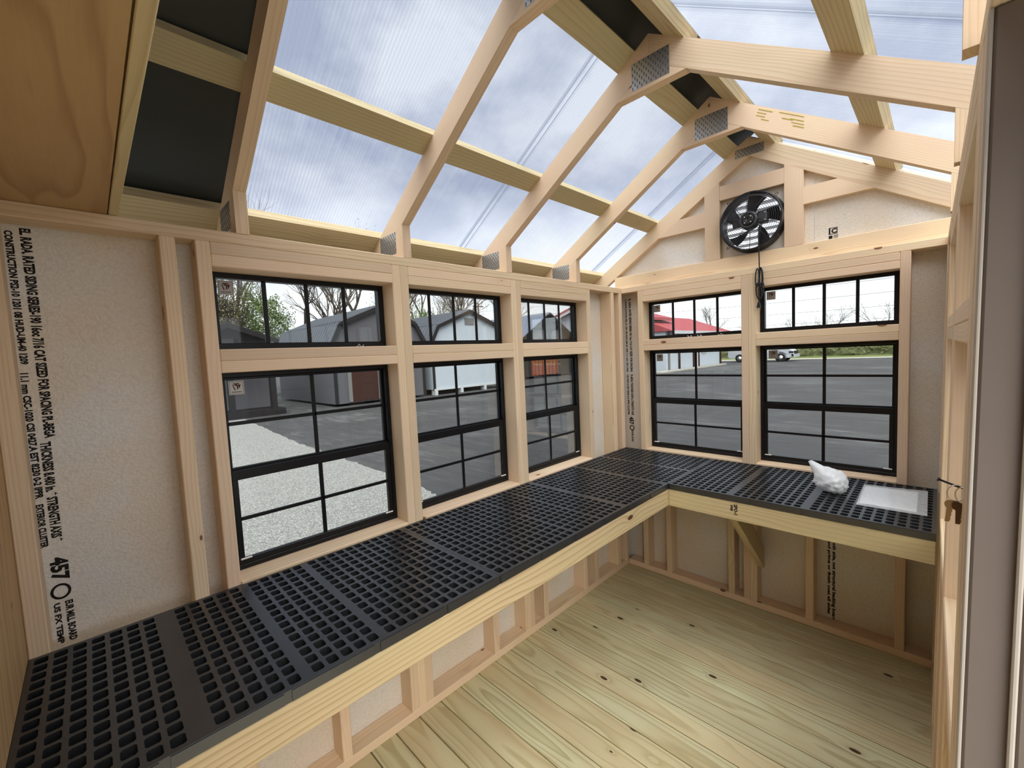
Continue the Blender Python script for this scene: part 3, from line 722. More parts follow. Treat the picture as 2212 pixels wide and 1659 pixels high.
text('printed_stamp', fb, '2PO-1', (.934, YF - .0006, .836), (0, 0, -1), (1, 0, 0), .02, 'dark_trim'); text('printed_stamp', fb, '0908', (.918, YF - .0006, .83), (0, 0, -1), (1, 0, 0), .014, 'dark_trim')

def tray(label, axis, o0, L_, W_, bands, flip=False):
    """grid tray; u runs along the bench from o0, v across it"""
    V, F = [], []
    def pt(u, v, z): return (o0[0] + v, o0[1] + u, z) if axis == 'y' else (o0[0] + u, o0[1] - v, z)
    rev = (axis == 'y')
    def add(q): F.append(tuple(reversed(q)) if rev else tuple(q))
    zt, zk = ZB, ZB - .0282
    us = []; u = .0105
    while u + .025 < L_ - .008:
        hit = [b for b in bands if u - .008 < b < u + .030]
        if hit: u = hit[0] + .0105; bands = [b for b in bands if b != hit[0]]; continue
        us.append((u, u + .0248)); u += .0345
    nv = round((W_ - .016) / .0395); pv = (W_ - .016) / nv
    vs = [(.008 + i * pv + .0046, .008 + (i + 1) * pv - .0046) for i in range(nv)]
    ub = [0] + [(a[1] + b[0]) / 2 for a, b in zip(us, us[1:])] + [L_]; vb = [0] + [(a[1] + b[0]) / 2 for a, b in zip(vs, vs[1:])] + [W_]
    c = .004
    for i, (a0, a1) in enumerate(us):
        for j, (b0, b1) in enumerate(vs):
            A = [(ub[i], vb[j]), (ub[i + 1], vb[j]), (ub[i + 1], vb[j + 1]), (ub[i], vb[j + 1])]
            H = [(a0 + c, b0), (a1 - c, b0), (a1, b0 + c), (a1, b1 - c), (a1 - c, b1), (a0 + c, b1), (a0, b1 - c), (a0, b0 + c)]
            k = len(V); V.extend(pt(p, q, zt) for p, q in A); V.extend(pt(p, q, zt) for p, q in H); V.extend(pt(p, q, zk + .001) for p, q in H)
            h = k + 4; w = k + 12
            for q in ((k, k+1, h+1, h), (k+1, h+2, h+1), (k+1, k+2, h+3, h+2), (k+2, h+4, h+3), (k+2, k+3, h+5, h+4), (k+3, h+6, h+5), (k+3, k, h+7, h+6), (k, h, h+7)): add(tuple(reversed(q)))
            for m_ in range(8): add((h + m_, h + (m_ + 1) % 8, w + (m_ + 1) % 8, w + m_)[::-1])
    k = len(V); C4 = [(0, 0), (L_, 0), (L_, W_), (0, W_)]
    V.extend(pt(p, q, zt) for p, q in C4); V.extend(pt(p, q, zk) for p, q in C4)
    for m_ in range(4): add((k + m_, k + (m_ + 1) % 4, k + 4 + (m_ + 1) % 4, k + 4 + m_))
    add((k + 4, k + 5, k + 6, k + 7)[::-1])
    o = mobj('bench_tray', None, V, F, 'tray_plastic', Matrix.Translation(pt(L_ / 2, W_ / 2, zk)))
    tag(o, label, 'tray', 'black grid trays on the bench')
    # interlocking lip segments along the front edge and screw dimples on the solid bands
    lips = []; n = max(3, round(L_ / .2))
    for s in range(n):
        a, b = L_ * s / n + .004, L_ * (s + 1) / n - .012
        lips.append((pt(a, W_ + .0002, zk + .001), pt(b, W_ + .0022, zt - .0025)))
    boxes('front_lip', o, lips, 'tray_plastic')
    return o
trL = [tray('black grid tray on the left bench, nearest the plywood end wall', 'y', (.0005, YE + .0005, 0), 1.052, .6135, [.278, .468, .655]),
       tray('long black grid tray on the left bench, middle of three', 'y', (.0005, -1.8445, 0), 1.2125, .6135, [.42, .60, .80])]
trL.append(tray('black grid tray filling the far left corner of the bench', 'y', (.0005, -.631, 0), .6305, .6135, [.3]))
trL.append(tray('black grid tray on the far bench under the bag and papers', 'x', (.6155, -.0008, 0), .993, .6305, [.3, .6]))

# ------------------------------------------------------------------ exhaust fan
FX, FZ = FC
FAN = empty('exhaust_fan', (FX, .089, FZ), 'black wire guarded exhaust fan mounted in the gable opening', 'fan')
lathe = lambda name, prof, mat, n=40, p=FAN, c=None: lathe_y(name, p, c or (FX, 0, FZ), prof, mat, n)
lathe('housing_ring', [(.150, .088), (.166, .088), (.168, .082), (.160, .050), (.160, .012), (.163, .006), (.158, .004), (.154, .010), (.154, .050), (.150, .088)], 'fan_black')
rings = []
yd = lambda r: .004 - .030 * (1 - (r / .16) ** 2)
for r in [.055 + .0098 * i for i in range(11)]:
    rings.append(([(FX + r * math.cos(a), yd(r), FZ + r * math.sin(a)) for a in [i * 2 * math.pi / 36 for i in range(36)]], .0012, True))
tubes('guard_ring', FAN, rings, 'fan_black', 5)
sp_ = []
for k in range(10):
    a = k * math.pi / 5 + .3
    sp_.append(([(FX + r * math.cos(a + .25 * (1 - r / .16)), yd(r) - .002, FZ + r * math.sin(a + .25 * (1 - r / .16))) for r in (.045, .08, .12, .159)], .0017, False))
tubes('guard_spoke', FAN, sp_, 'fan_black', 5)
for a in (.72, 2.30, 3.95, 5.60):
    e = Vector((math.cos(a), 0, math.sin(a))); f_ = Vector((-math.sin(a), 0, math.cos(a))); c0 = Vector((FX, .02, FZ)) + e * .172
    tube('mounting_loop', FAN, [c0 + e * .012 * math.cos(t) + f_ * .006 * math.sin(t) for t in [i * math.pi / 6 for i in range(12)]], .0018, 'fan_black', 5, True)
MO = lathe('motor', [(.047, .03), (.050, .028), (.050, -.018), (.047, -.026), (.036, -.030), (.033, -.027), (.031, -.024), (.0, -.024)], 'fan_motor')
lathe('motor_hub', [(.030, -.0235), (.030, -.030), (.027, -.033), (.010, -.033), (.009, -.031), (0, -.031)], 'fan_black', 24, MO)
for a in (.8, 2.37, 3.94, 5.51):
    lathe_y('screw', MO, (FX + .022 * math.cos(a), -.033, FZ + .022 * math.sin(a)), [(.0035, 0), (.0035, -.002), (.002, -.003)], 'chrome', 10)
box('terminal_box', FAN, (FX + .046, -.022, FZ - .028), (FX + .092, .028, FZ + .034), 'fan_motor', ch=.004)
for zz in (-.018, .022): lathe_y('screw', FAN, (FX + .084, -.0222, FZ + zz), [(.003, 0), (.003, -.002), (.002, -.003)], 'chrome', 10)
box('motor_bracket', FAN, (FX - .085, -.016, FZ - .028), (FX - .046, .0, FZ + .028), 'fan_motor', ch=.004)
for k in range(5):
    a0 = k * 2 * math.pi / 5 + .45; V, F = [], []
    for i in range(7):
        r = .045 + .100 * i / 6
        for j in range(5):
            a = a0 + (j / 4 - .5) * (.55 + .02 * i / 6) - .35 * i / 6
            V.append((FX + r * math.cos(a), .058 + (j / 4 - .5) * -.040, FZ + r * math.sin(a)))
    n = len(V); V += [(x, y_ + .0025, z_) for x, y_, z_ in V]
    for i in range(6):
        for j in range(4):
            q = (i * 5 + j, i * 5 + j + 1, i * 5 + j + 6, i * 5 + j + 5); F += [q, tuple(n + t for t in reversed(q))]
    mobj('blade', FAN, V, F, 'fan_black', smooth=True)
lo_ = []
LV = empty('louver_shutter', (FX, .12, FZ), 'pale louver shutter slats behind the exhaust fan', 'shutter')
for k in range(9):
    zc = FZ - .15 + .0375 * k
    oboard('slat', LV, (FX - .17, .118, zc), (FX + .17, .118, zc), (0, .97, -.22), .036, .002, 'white_louver', ch=0)
for lo_, hi_ in (((FX - .19, .1005, FZ - .19), (FX - .17, .135, FZ + .19)), ((FX + .17, .1005, FZ - .19), (FX + .19, .135, FZ + .19)), ((FX - .17, .1005, FZ + .17), (FX + .17, .135, FZ + .19)), ((FX - .17, .1005, FZ - .19), (FX + .17, .135, FZ - .17))):
    box('shutter_frame', LV, lo_, hi_, 'white_louver')
# cord
CX = .881
cordp = [(FX + .07, -.015, FZ - .027), (FX + .065, -.022, FZ - .05), (CX, -.026, FZ - .09), (CX, -.020, 2.12), (CX, -.016, 2.06), (CX + .001, -.015, 2.00), (CX, -.015, 1.955)]
CO = tube('power_cord', FAN, cordp, .0033, 'black_rubber', 8)
def loop(cx, w, z0, z1, yv, tilt=0):
    return [(cx + w * math.sin(t) + tilt * (math.cos(t)), yv, (z0 + z1) / 2 + (z1 - z0) / 2 * math.cos(t)) for t in [i * 2 * math.pi / 28 for i in range(28)]]
tubes('cord_bundle', CO, [(loop(CX - .011, .009, 1.905, 2.005, -.0135, .001), .0032, True), (loop(CX + .009, .010, 1.90, 2.008, -.018, -.002), .0032, True), (loop(CX + .007, .006, 1.90, 2.004, -.0115), .0032, True),
    (loop(CX - .004, .013, 1.830, 1.925, -.013, -.004), .0032, True), (loop(CX + .010, .012, 1.836, 1.925, -.018, .006), .0032, True), (loop(CX + .004, .008, 1.836, 1.92, -.0095), .0032, True),
    ([(CX + .0, -.012, 1.93), (CX - .002, -.012, 1.88), (CX - .003, -.010, 1.84), (CX - .004, -.008, 1.815)], .0033, False),
    ([(CX + .012 * math.cos(t), -.014 + .009 * math.sin(t), 1.917) for t in [i * math.pi / 8 for i in range(16)]], .0028, True)], 'black_rubber', 7)
def frust(name, parent, x, y_, z0, z1, w0, w1, d0, d1, mat):
    v = [(x - w0, y_ - d0, z0), (x + w0, y_ - d0, z0), (x + w0, y_ + d0, z0), (x - w0, y_ + d0, z0), (x - w1, y_ - d1, z1), (x + w1, y_ - d1, z1), (x + w1, y_ + d1, z1), (x - w1, y_ + d1, z1)]
    return mobj(name, parent, v, [(0,3,2,1),(4,5,6,7),(0,1,5,4),(1,2,6,5),(2,3,7,6),(3,0,4,7)], mat)
PL = frust('plug', CO, CX - .005, -.008, 1.786, 1.818, .011, .005, .006, .004, 'black_rubber')
for dx in (-.006, .006): box('prong', CO, (CX - .005 + dx - .0015, -.0085, 1.772), (CX - .005 + dx + .0015, -.0075, 1.786), 'brass', ch=0)

# ------------------------------------------------------------------ bag, document sleeve, keys
def bag():
    c = Vector((1.272, -.325, ZB + .044)); bm = bmesh.new(); bmesh.ops.create_icosphere(bm, subdivisions=4, radius=1)
    for v in bm.verts:
        d = v.co.normalized(); r = .046
        p = Vector((d.x * .050, d.y * .050, d.z * .048))
        # gathered flap blowing up to the left, a second corner low on the left
        f1 = max(0, d.dot(Vector((-.66, -.05, .75)))) ** 11; f2 = max(0, d.dot(Vector((-.93, -.30, .02)))) ** 7; f3 = max(0, d.dot(Vector((.25, .2, .95)))) ** 3
        p += Vector((-.70, -.05, .62)) * .105 * f1 + Vector((-.9, -.30, .05)) * .05 * f2 + Vector((.2, .1, .9)) * .022 * f3
        n1 = noise.noise(d * 3.1 + Vector((3, 1, 7))); n2 = abs(noise.noise(d * 6.3 + Vector((9, 4, 2))))
        p *= 1 + .16 * n1 - .20 * n2
        v.co = c + p
        if v.co.z < ZB + .0006: v.co.z = ZB + .0006
    me = bpy.data.meshes.new('crumpled_bag'); bm.to_mesh(me); bm.free(); me.materials.append(MATS['film_bag'])
    for p in me.polygons: p.use_smooth = True
    o = bpy.data.objects.new('plastic_bag', me); b = Matrix.Translation(c)
    for v in me.vertices: v.co -= c
    put(o, None, b); tag(o, 'small crumpled white plastic bag on the far bench tray', 'bag')
bag()
def sleeve():
    P00, P10, P11, P01 = Vector((1.357, -.111, 0)), Vector((1.578, -.074, 0)), Vector((1.582, -.446, 0)), Vector((1.363, -.452, 0))
    def surf(s, t, z): 
        p = P00.lerp(P10, s).lerp(P01.lerp(P11, s), t)
        return Vector((p.x, p.y, z + .0035 * abs(noise.noise(Vector((s * 4, t * 4, 2)))) * min(1, 12 * min(s, 1 - s, t, 1 - t) + .15)))
    def sheet(name, parent, s0, s1, t0, t1, z, mat, n=18):
        V = [surf(s0 + (s1 - s0) * i / n, t0 + (t1 - t0) * j / n, z) for i in range(n + 1) for j in range(n + 1)]
        F = [(i * (n + 1) + j, i * (n + 1) + j + 1, (i + 1) * (n + 1) + j + 1, (i + 1) * (n + 1) + j) for i in range(n) for j in range(n)]
        return mobj(name, parent, V, F, mat, smooth=True)
    pap = sheet('document_sleeve', None, 0, 1, 0, 1, ZB + .0040, 'film_sleeve'); tag(pap, 'clear plastic sleeve of printed papers lying on the far bench tray', 'envelope')
    sheet('sleeve_back', pap, 0, 1, 0, 1, ZB + .0008, 'film_sleeve'); sheet('paper_sheet', pap, .03, .86, .09, .93, ZB + .0026, 'paper'); sheet('folded_paper', pap, .04, .5, .10, .93, ZB + .0033, 'paper')
sleeve()
KY = -1.80; KX = wr(Vector((XR, KY, 1.352))).x; KZ = 1.352
NL = empty('coat_nail', (KX, KY, KZ), 'dark nail driven into the right wall stud beside the door', 'nail')
tube('nail_shank', NL, [(KX + .012, KY, KZ - .003), (KX - .005, KY, KZ), (KX - .026, KY, KZ + .008)], .0016, 'fan_black', 8)
tube('nail_head', NL, [(KX - .0255, KY, KZ + .0075), (KX - .0275, KY, KZ + .0082)], .0032, 'fan_black', 10)
KR = empty('key_ring', (KX - .008, KY, KZ), 'key ring with small keys hanging on the nail by the door', 'keys')
kc = Vector((KX - .007, KY - .002, KZ - .010))
tube('ring', KR, [kc + Vector((.010 * math.cos(t), .004 * math.cos(t), .0125 * math.sin(t))) for t in [i * math.pi / 12 for i in range(24)]], .0008, 'chrome', 6, True)
tube('ring', KR, [kc + Vector((.007 + .008 * math.cos(t), -.003 + .004 * math.sin(t), -.001 + .011 * math.sin(t))) for t in [i * math.pi / 12 for i in range(24)]], .0008, 'chrome', 6, True)
def key(x, y_, z, mat, lean):
    head = [(.0075 * math.cos(t), .0075 * math.sin(t)) for t in [i * math.pi / 8 for i in range(16)]]
    V = [(x + a, y_ - .0008, z - .008 + b) for a, b in head] + [(x + a, y_ + .0008, z - .008 + b) for a, b in head]; n = 16
    F = [tuple(range(n)), tuple(range(2 * n - 1, n - 1, -1))] + [(i, i + n, (i + 1) % n + n, (i + 1) % n) for i in range(n)]
    bl = [(-.0032, -.014), (.0032, -.014), (.0032, -.020), (.0022, -.022), (.0032, -.025), (.0020, -.028), (.0030, -.031), (.0016, -.036), (-.0032, -.036)]
    k = len(V); m = len(bl); V += [(x + a + lean * b, y_ - .0007, z + b) for a, b in bl] + [(x + a + lean * b, y_ + .0007, z + b) for a, b in bl]
    F += [tuple(range(k, k + m)), tuple(range(k + 2 * m - 1, k + m - 1, -1))] + [(k + i, k + i + m, k + (i + 1) % m + m, k + (i + 1) % m) for i in range(m)]
    o = mobj('key', KR, V, F, mat)
    bm = bmesh.new(); bm.from_mesh(o.data); bmesh.ops.recalc_face_normals(bm, faces=bm.faces); bm.to_mesh(o.data); bm.free()
key(KX - .004, KY - .006, KZ - .021, 'bronze_key', .0); key(KX - .012, KY - .001, KZ - .021, 'brass', .1); key(KX - .002, KY - .002, KZ - .022, 'chrome', -.12)

def shaving(p, label, seed, ax):
    rnd = random.Random(seed); V, F = [], []; n = 22
    for k in range(n):
        t = k / (n - 1); a = t * 9 + seed; r = .0035 + .0025 * rnd.random()
        c = Vector(p) + Vector(ax) * (t - .5) * .030 + Vector((0, 0, .0045 + r * math.sin(a)))
        side = Vector((ax[1], ax[0], 0)) * .003; off = Vector((ax[1], ax[0], 0)) * r * math.cos(a)
        V += [c + off - side, c + off + side, c + off + side + Vector((0, 0, .0004)), c + off - side + Vector((0, 0, .0004))]
    for k in range(n - 1):
        for j in range(4): F.append((4 * k + j, 4 * k + (j + 1) % 4, 4 * k + 4 + (j + 1) % 4, 4 * k + 4 + j))
    zmin = min(v.z for v in V); V = [v + Vector((0, 0, ZM + T + .0003 - zmin)) for v in V]
    o = mobj('wood_shaving', None, V, F, 'white_plastic'); tag(o, label, 'shaving', 'pale wood shavings on the window rails')
shaving((.466, .03, 0), 'pale wood shaving on the far wall rail, leftmost of three', 1, (1, 0, 0)); shaving((.531, .03, 0), 'pale wood shaving on the far wall rail, middle of three', 2, (1, 0, 0))
shaving((.656, .03, 0), 'pale wood shaving on the far wall rail, nearest the fan cord', 3, (1, 0, 0)); shaving((-.04, -1.95, 0), 'pale wood shaving on the rail under the first left transom', 4, (0, 1, 0))

# ------------------------------------------------------------------ sheds outside
def poly_wall(name, parent, prof, x0, x1, mat):
    """extrude a (y,z) outline along x"""
    n = len(prof); v = [(x1, a, b) for a, b in prof] + [(x0, a, b) for a, b in prof]
    f = [tuple(range(n)), tuple(range(2 * n - 1, n - 1, -1))] + [(i, i + n, (i + 1) % n + n, (i + 1) % n) for i in range(n)]
    o = mobj(name, parent, v, f, mat); bm = bmesh.new(); bm.from_mesh(o.data); bmesh.ops.recalc_face_normals(bm, faces=bm.faces); bm.to_mesh(o.data); bm.free()
    return o
def roof_slab(name, parent, a, b, x0, x1, th_, mat, ribs=0, ribh=.03):
    (ya, za), (yb, zb_) = a, b; t = Vector((0, yb - ya, zb_ - za)).normalized(); n = Vector((0, -t.z, t.y)); n = n if n.z > 0 else -n
    A, B = Vector((0, ya, za)), Vector((0, yb, zb_)); V, F = [], []
    def blk(xa, xb, h0, h1):
        k = len(V)
        for h in (h0, h1):
            for xx, p in ((xa, A), (xb, A), (xb, B), (xa, B)): V.append(Vector((xx, 0, 0)) + p + n * h)
        F.extend(tuple(k + i for i in q) for q in ((0,3,2,1),(4,5,6,7),(0,1,5,4),(1,2,6,5),(2,3,7,6),(3,0,4,7)))
    blk(x0, x1, 0, th_)
    for i in range(ribs):
        xx = x0 + (i + .5) * (x1 - x0) / ribs; blk(xx - .05, xx + .05, th_, th_ + ribh)
    o = mobj(name, parent, V, F, mat); bm = bmesh.new(); bm.from_mesh(o.data); bmesh.ops.recalc_face_normals(bm, faces=bm.faces); bm.to_mesh(o.data); bm.free()
    return o
def shed(name, label, xf, depth, prof, base, wall, roof, trim, ribs=12, over=.15, group=None):
    """prof: roof outline (y,z) from left eave over the ridge to the right eave"""
    e = empty(name, (xf - depth / 2, sum(p[0] for p in prof) / len(prof), G), label, 'shed', group)
    poly_wall('wall', e, [(prof[0][0] + .08, base)] + [(prof[0][0] + .08, prof[0][1])] + [(y_, z_ - .02) for y_, z_ in prof[1:-1]] + [(prof[-1][0] - .08, prof[-1][1]), (prof[-1][0] - .08, base)], xf - depth, xf, wall)
    for a, b in zip(prof, prof[1:]):
        roof_slab('roof_sheet', e, a, b, xf - depth - over, xf + over, .05, roof, ribs)
        p, q = Vector((xf + over + .01, a[0], a[1] - .06)), Vector((xf + over + .01, b[0], b[1] - .06))
        oboard('rake_trim', e, p, q, (0, 0, 1), .17, .04, trim, ch=0)
    for y_ in (prof[0][0] + .14, prof[-1][0] - .14): box('corner_trim', e, (xf, y_ - .07, base), (xf + .03, y_ + .07, prof[0][1]), trim, ch=0)
    return e
XA = -16.0
A = shed('porch_shed', 'small grey gabled shed with timber porch posts beyond the gravel', XA - 1.2, 4.2, [(-1.0, 2.35), (.92, 3.15), (2.55, 2.55)], -.05, 'shed_grey_wall', 'dark_shingle', 'dark_trim', 0, .9)
box('gable_vent', A, (XA - 1.2, .55, 2.38), (XA - 1.16, 1.25, 2.66), 'light_trim', ch=0); box('shutter', A, (XA - 1.2, .40, 2.38), (XA - 1.15, .52, 2.66), 'dark_trim', ch=0); box('shutter', A, (XA - 1.2, 1.28, 2.38), (XA - 1.15, 1.42, 2.66), 'dark_trim', ch=0)
for y_ in (-.7, .80, 2.15):
    box('porch_post', A, (XA - .12, y_ - .09, G), (XA + .06, y_ + .09, 2.25), 'dark_trim', ch=0)
    for s in (-1, 1): oboard('knee_brace', A, (XA - .03, y_, 1.35), (XA - .03, y_ + s * .55, 1.95), (1, 0, 0), .12, .12, 'dark_trim', ch=0)
box('porch_beam', A, (XA - .12, -1.0, 2.2), (XA + .06, 2.5, 2.38), 'dark_trim', ch=0); box('porch_deck', A, (XA - 1.2, -.95, G), (XA + .1, 2.5, -.02), 'dark_trim', ch=0)
box('porch_rail', A, (XA - .1, .9, 1.55), (XA, 2.1, 1.68), 'dark_trim', ch=0)
B_ = shed('gambrel_shed', 'grey barn shed with ribbed metal gambrel roof behind the first window', XA, 7.0, [(4.35, 2.3), (4.80, 3.22), (6.60, 3.98), (8.35, 3.30), (8.90, 2.3)], G + .1, 'shed_grey_wall', 'grey_metal_roof', 'dark_trim', 26)
for y_ in (5.05, 5.55, 6.05, 6.55, 7.05, 7.55, 8.05): box('batten', B_, (XA, y_, G + .1), (XA + .02, y_ + .04, 2.95), 'shed_grey_wall', ch=0)
dr = box('door', B_, (XA, 5.15, -.1), (XA + .05, 6.35, 1.95), 'maroon_door', ch=0); box('door_trim', B_, (XA, 5.0, -.1), (XA + .07, 5.15, 2.05), 'light_trim', ch=0); box('door_trim', B_, (XA, 6.35, -.1), (XA + .07, 6.5, 2.05), 'light_trim', ch=0)
wd_ = box('window', B_, (XA - 3.2, 4.36, 1.15), (XA - 2.3, 4.42, 1.75), 'dark_trim', ch=0)
C_ = shed('white_shed', 'white barn shed with grey metal roof and dark trim seen through the middle window', XA, 7.5, [(9.2, 2.35), (9.65, 3.18), (11.75, 4.0), (13.85, 3.18), (14.3, 2.35)], .02, 'shed_white_wall', 'grey_metal_roof', 'dark_trim', 26)
box('base_rail', C_, (XA, 9.3, -.02), (XA + .06, 14.2, .06), 'white_paint', ch=0); box('gable_vent', C_, (XA, 11.45, 3.25), (XA + .03, 12.05, 3.6), 'light_trim', ch=0)
for y_ in (9.4, 11.0, 12.6, 14.05): box('skid_block', C_, (XA - .25, y_ - .08, G), (XA + .08, y_ + .08, -.02), 'white_paint', ch=0)
for z_ in (.5, 1.1): box('side_window', C_, (XA - 3, 9.26, z_), (XA - 1.5, 9.30, z_ + .4), 'light_trim', ch=0)
XD2 = -19.5
Dd = shed('dark_timber_shed', 'dark shed with pale ribbed roof, timber gable truss and cedar doors', XD2, 6.0, [(18.6, 2.45), (22.05, 4.55), (25.5, 2.45)], -.1, 'shed_dark_wall', 'blue_metal_roof', 'dark_trim', 18, .5)
box('cedar_door', Dd, (XD2, 20.25, -.05), (XD2 + .06, 21.75, 1.9), 'cedar_door', ch=0); box('cedar_door', Dd, (XD2, 21.85, -.05), (XD2 + .06, 23.3, 1.9), 'cedar_door', ch=0)
for y_ in (20.6, 21.0, 21.4, 22.2, 22.6, 23.0): box('door_batten', Dd, (XD2 + .06, y_, -.05), (XD2 + .08, y_ + .03, 1.9), 'maroon_door', ch=0)
box('king_post', Dd, (XD2 + .3, 21.95, 2.6), (XD2 + .45, 22.15, 4.35), 'dark_trim', ch=0); box('gable_panel', Dd, (XD2 + .02, 20.5, 2.55), (XD2 + .05, 23.6, 3.3), 'light_trim', ch=0)
for s in (-1, 1): oboard('truss_web', Dd, (XD2 + .36, 22.05, 3.0), (XD2 + .36, 22.05 + s * .9, 3.75), (1, 0, 0), .14, .1, 'dark_trim', ch=0)
oboard('porch_tie', Dd, (XD2 + .4, 19.2, 2.5), (XD2 + .4, 24.9, 2.5), (1, 0, 0), .16, .14, 'dark_trim', ch=0)
for y_ in (19.0, 25.1): box('porch_post', Dd, (XD2 + .3, y_ - .1, G), (XD2 + .5, y_ + .1, 2.5), 'dark_trim', ch=0)
# red roofed office
XO = -13.0
OF = empty('red_roof_office', (-18, 33, G), 'long white building with red metal roof beyond the parking lot', 'building')
poly_wall('wall', OF, [(28.2, G), (28.2, 2.75), (39.5, 2.75), (39.5, G)], -19.2, XO, 'shed_white_wall')
def office_roof():
    x0, x1, y0, y1 = -19.7, XO + .7, 28.0, 40.8; xm = -16.0; ze, zr = 2.78, 4.3
    V = [(x1, y0, ze), (x1, y1, ze), (x0, y1, ze), (x0, y0, ze), (xm, y0, zr), (xm, y1 - 1.0, zr)]
    mobj('roof', OF, V, [(0, 1, 5, 4), (1, 2, 5), (2, 3, 4, 5), (3, 2, 1, 0), (0, 4, 3)], 'red_metal_roof')
    box('fascia', OF, (x1, y0, ze - .22), (x1 + .05, y1, ze + .02), 'white_paint', ch=0)
    a, m, b = (-25.0, 3.74), (-19.5, 5.46), (-14.0, 3.74)
    prism_xz('wing_wall', OF, [(-24.6, G), (-14.4, G), (-14.4, 3.7), (-19.5, 5.3), (-24.6, 3.7)], 27.2, 31.5, 'shed_white_wall')
    prism_xz('wing_roof', OF, [a, m, b, (b[0], b[1] + .22), (m[0], m[1] + .24), (a[0], a[1] + .22)], 26.7, 32.0, 'red_metal_roof')
    for q in (a, b): oboard('rake_fascia', OF, (q[0], 26.66, q[1] - .10), (m[0], 26.66, m[1] - .10), (0, 0, 1), .22, .06, 'white_paint', ch=0)
office_roof()
for y_ in (28.6, 30.4, 33.2, 34.2, 39.3): box('corner_post', OF, (XO, y_ - .08, G), (XO + .12, y_ + .08, 2.75), 'light_trim' if y_ < 29 else 'maroon_door', ch=0)
box('office_window', OF, (XO, 29.6, 1.15), (XO + .06, 32.0, 1.6), 'dark_trim', ch=0); box('office_door', OF, (XO, 33.3, G), (XO + .06, 34.1, 1.8), 'white_paint', ch=0); box('notice_board', OF, (XO, 35.0, .9), (XO + .06, 36.0, 1.7), 'concrete', ch=0)
for k in range(5):
    y_ = 26.5 + 2.2 * k
    g_ = mobj('parking_line', None, [(-12.4, y_, G + .008), (-8.6, y_ + .9, G + .008), (-8.6, y_ + 1.02, G + .008), (-12.4, y_ + .12, G + .008)], [(0, 1, 2, 3)], 'white_paint'); tag(g_, ['nearest', 'second nearest', 'middle', 'second farthest', 'farthest'][k] + ' white parking line in front of the red roofed office', 'road marking', 'parking lines by the office')
sw = box('sidewalk', None, (-12.9, 26.0, G), (-12.3, 39.0, G + .1), 'concrete', ch=0); tag(sw, 'pale concrete walkway along the red roofed office', 'sidewalk')

# ------------------------------------------------------------------ pickup truck
def truck():
    ox, oy = -13.6, 44.2
    e = empty('pickup_truck', (ox + 2.5, oy, G), 'white pickup truck parked at the far side of the lot', 'truck')
    prof = [(0.0, .55), (0.05, 1.15), (1.9, 1.15), (1.95, 1.22), (2.25, 1.78), (3.45, 1.80), (4.1, 1.25), (5.35, 1.12), (5.62, .95), (5.68, .45), (5.3, .35), (.3, .38)]
    w = .95; n = len(prof); V = [(ox + x, oy - w * (.9 if z > 1.3 else 1), G + z) for x, z in prof] + [(ox + x, oy + w * (.9 if z > 1.3 else 1), G + z) for x, z in prof]
    F = [tuple(range(n)), tuple(range(2 * n - 1, n - 1, -1))] + [(i, i + n, (i + 1) % n + n, (i + 1) % n) for i in range(n)]
    o = mobj('body', e, V, F, 'car_white'); bm = bmesh.new(); bm.from_mesh(o.data); bmesh.ops.recalc_face_normals(bm, faces=bm.faces); bm.to_mesh(o.data); bm.free()
    box('side_window', e, (ox + 2.35, oy - .875, G + 1.28), (ox + 3.6, oy - .84, G + 1.68), 'car_glass', ch=0)
    box('bumper', e, (ox + 5.5, oy - .95, G + .4), (ox + 5.78, oy + .95, G + .68), 'car_white'); box('grille', e, (ox + 5.6, oy - .6, G + .70), (ox + 5.72, oy + .6, G + .98), 'tyre'); box('headlight', e, (ox + 5.3, oy - .965, G + .78), (ox + 5.66, oy - .9, G + .95), 'car_glass')
    for wx in (1.1, 4.65):
        for s in (-1, 1):
            c = (ox + wx, oy + s * .85, G + .40)
            lathe_y('wheel', e, c, [(.0, -.13), (.22, -.13), (.26, -.15), (.38, -.14), (.40, -.10), (.40, .10), (.38, .14), (.0, .14)], 'tyre', 20)
            lathe_y('hub_cap', e, (c[0], c[1] + s * .16 - (.0 if s < 0 else .02), c[2]), [(0, -.01), (.18, 0), (.2, .02), (0, .03)], 'chrome', 14)
    lathe_y('wheel_arch', e, (ox + 4.65, oy - .94, G + .42), [(.42, 0), (.48, -.02), (.48, .02), (.42, .02), (.42, 0)], 'tyre', 20)
truck()
def sapling():
    e = empty('young_shrub', (-5.9, 45.8, G), 'tiny dark shrub standing at the lot edge right of the truck', 'shrub')
    tubes('stem', e, [([(-5.9, 45.8, G), (-5.9, 45.8, G + .5)], .05, False), ([(-5.9, 45.8, G + .4), (-6.2, 45.8, G + .85)], [.05, .02], False), ([(-5.9, 45.8, G + .4), (-5.6, 45.8, G + .85)], [.05, .02], False), ([(-5.9, 45.8, G + .4), (-5.9, 45.8, G + .75)], [.06, .03], False)], 'trunk_dark')
sapling()

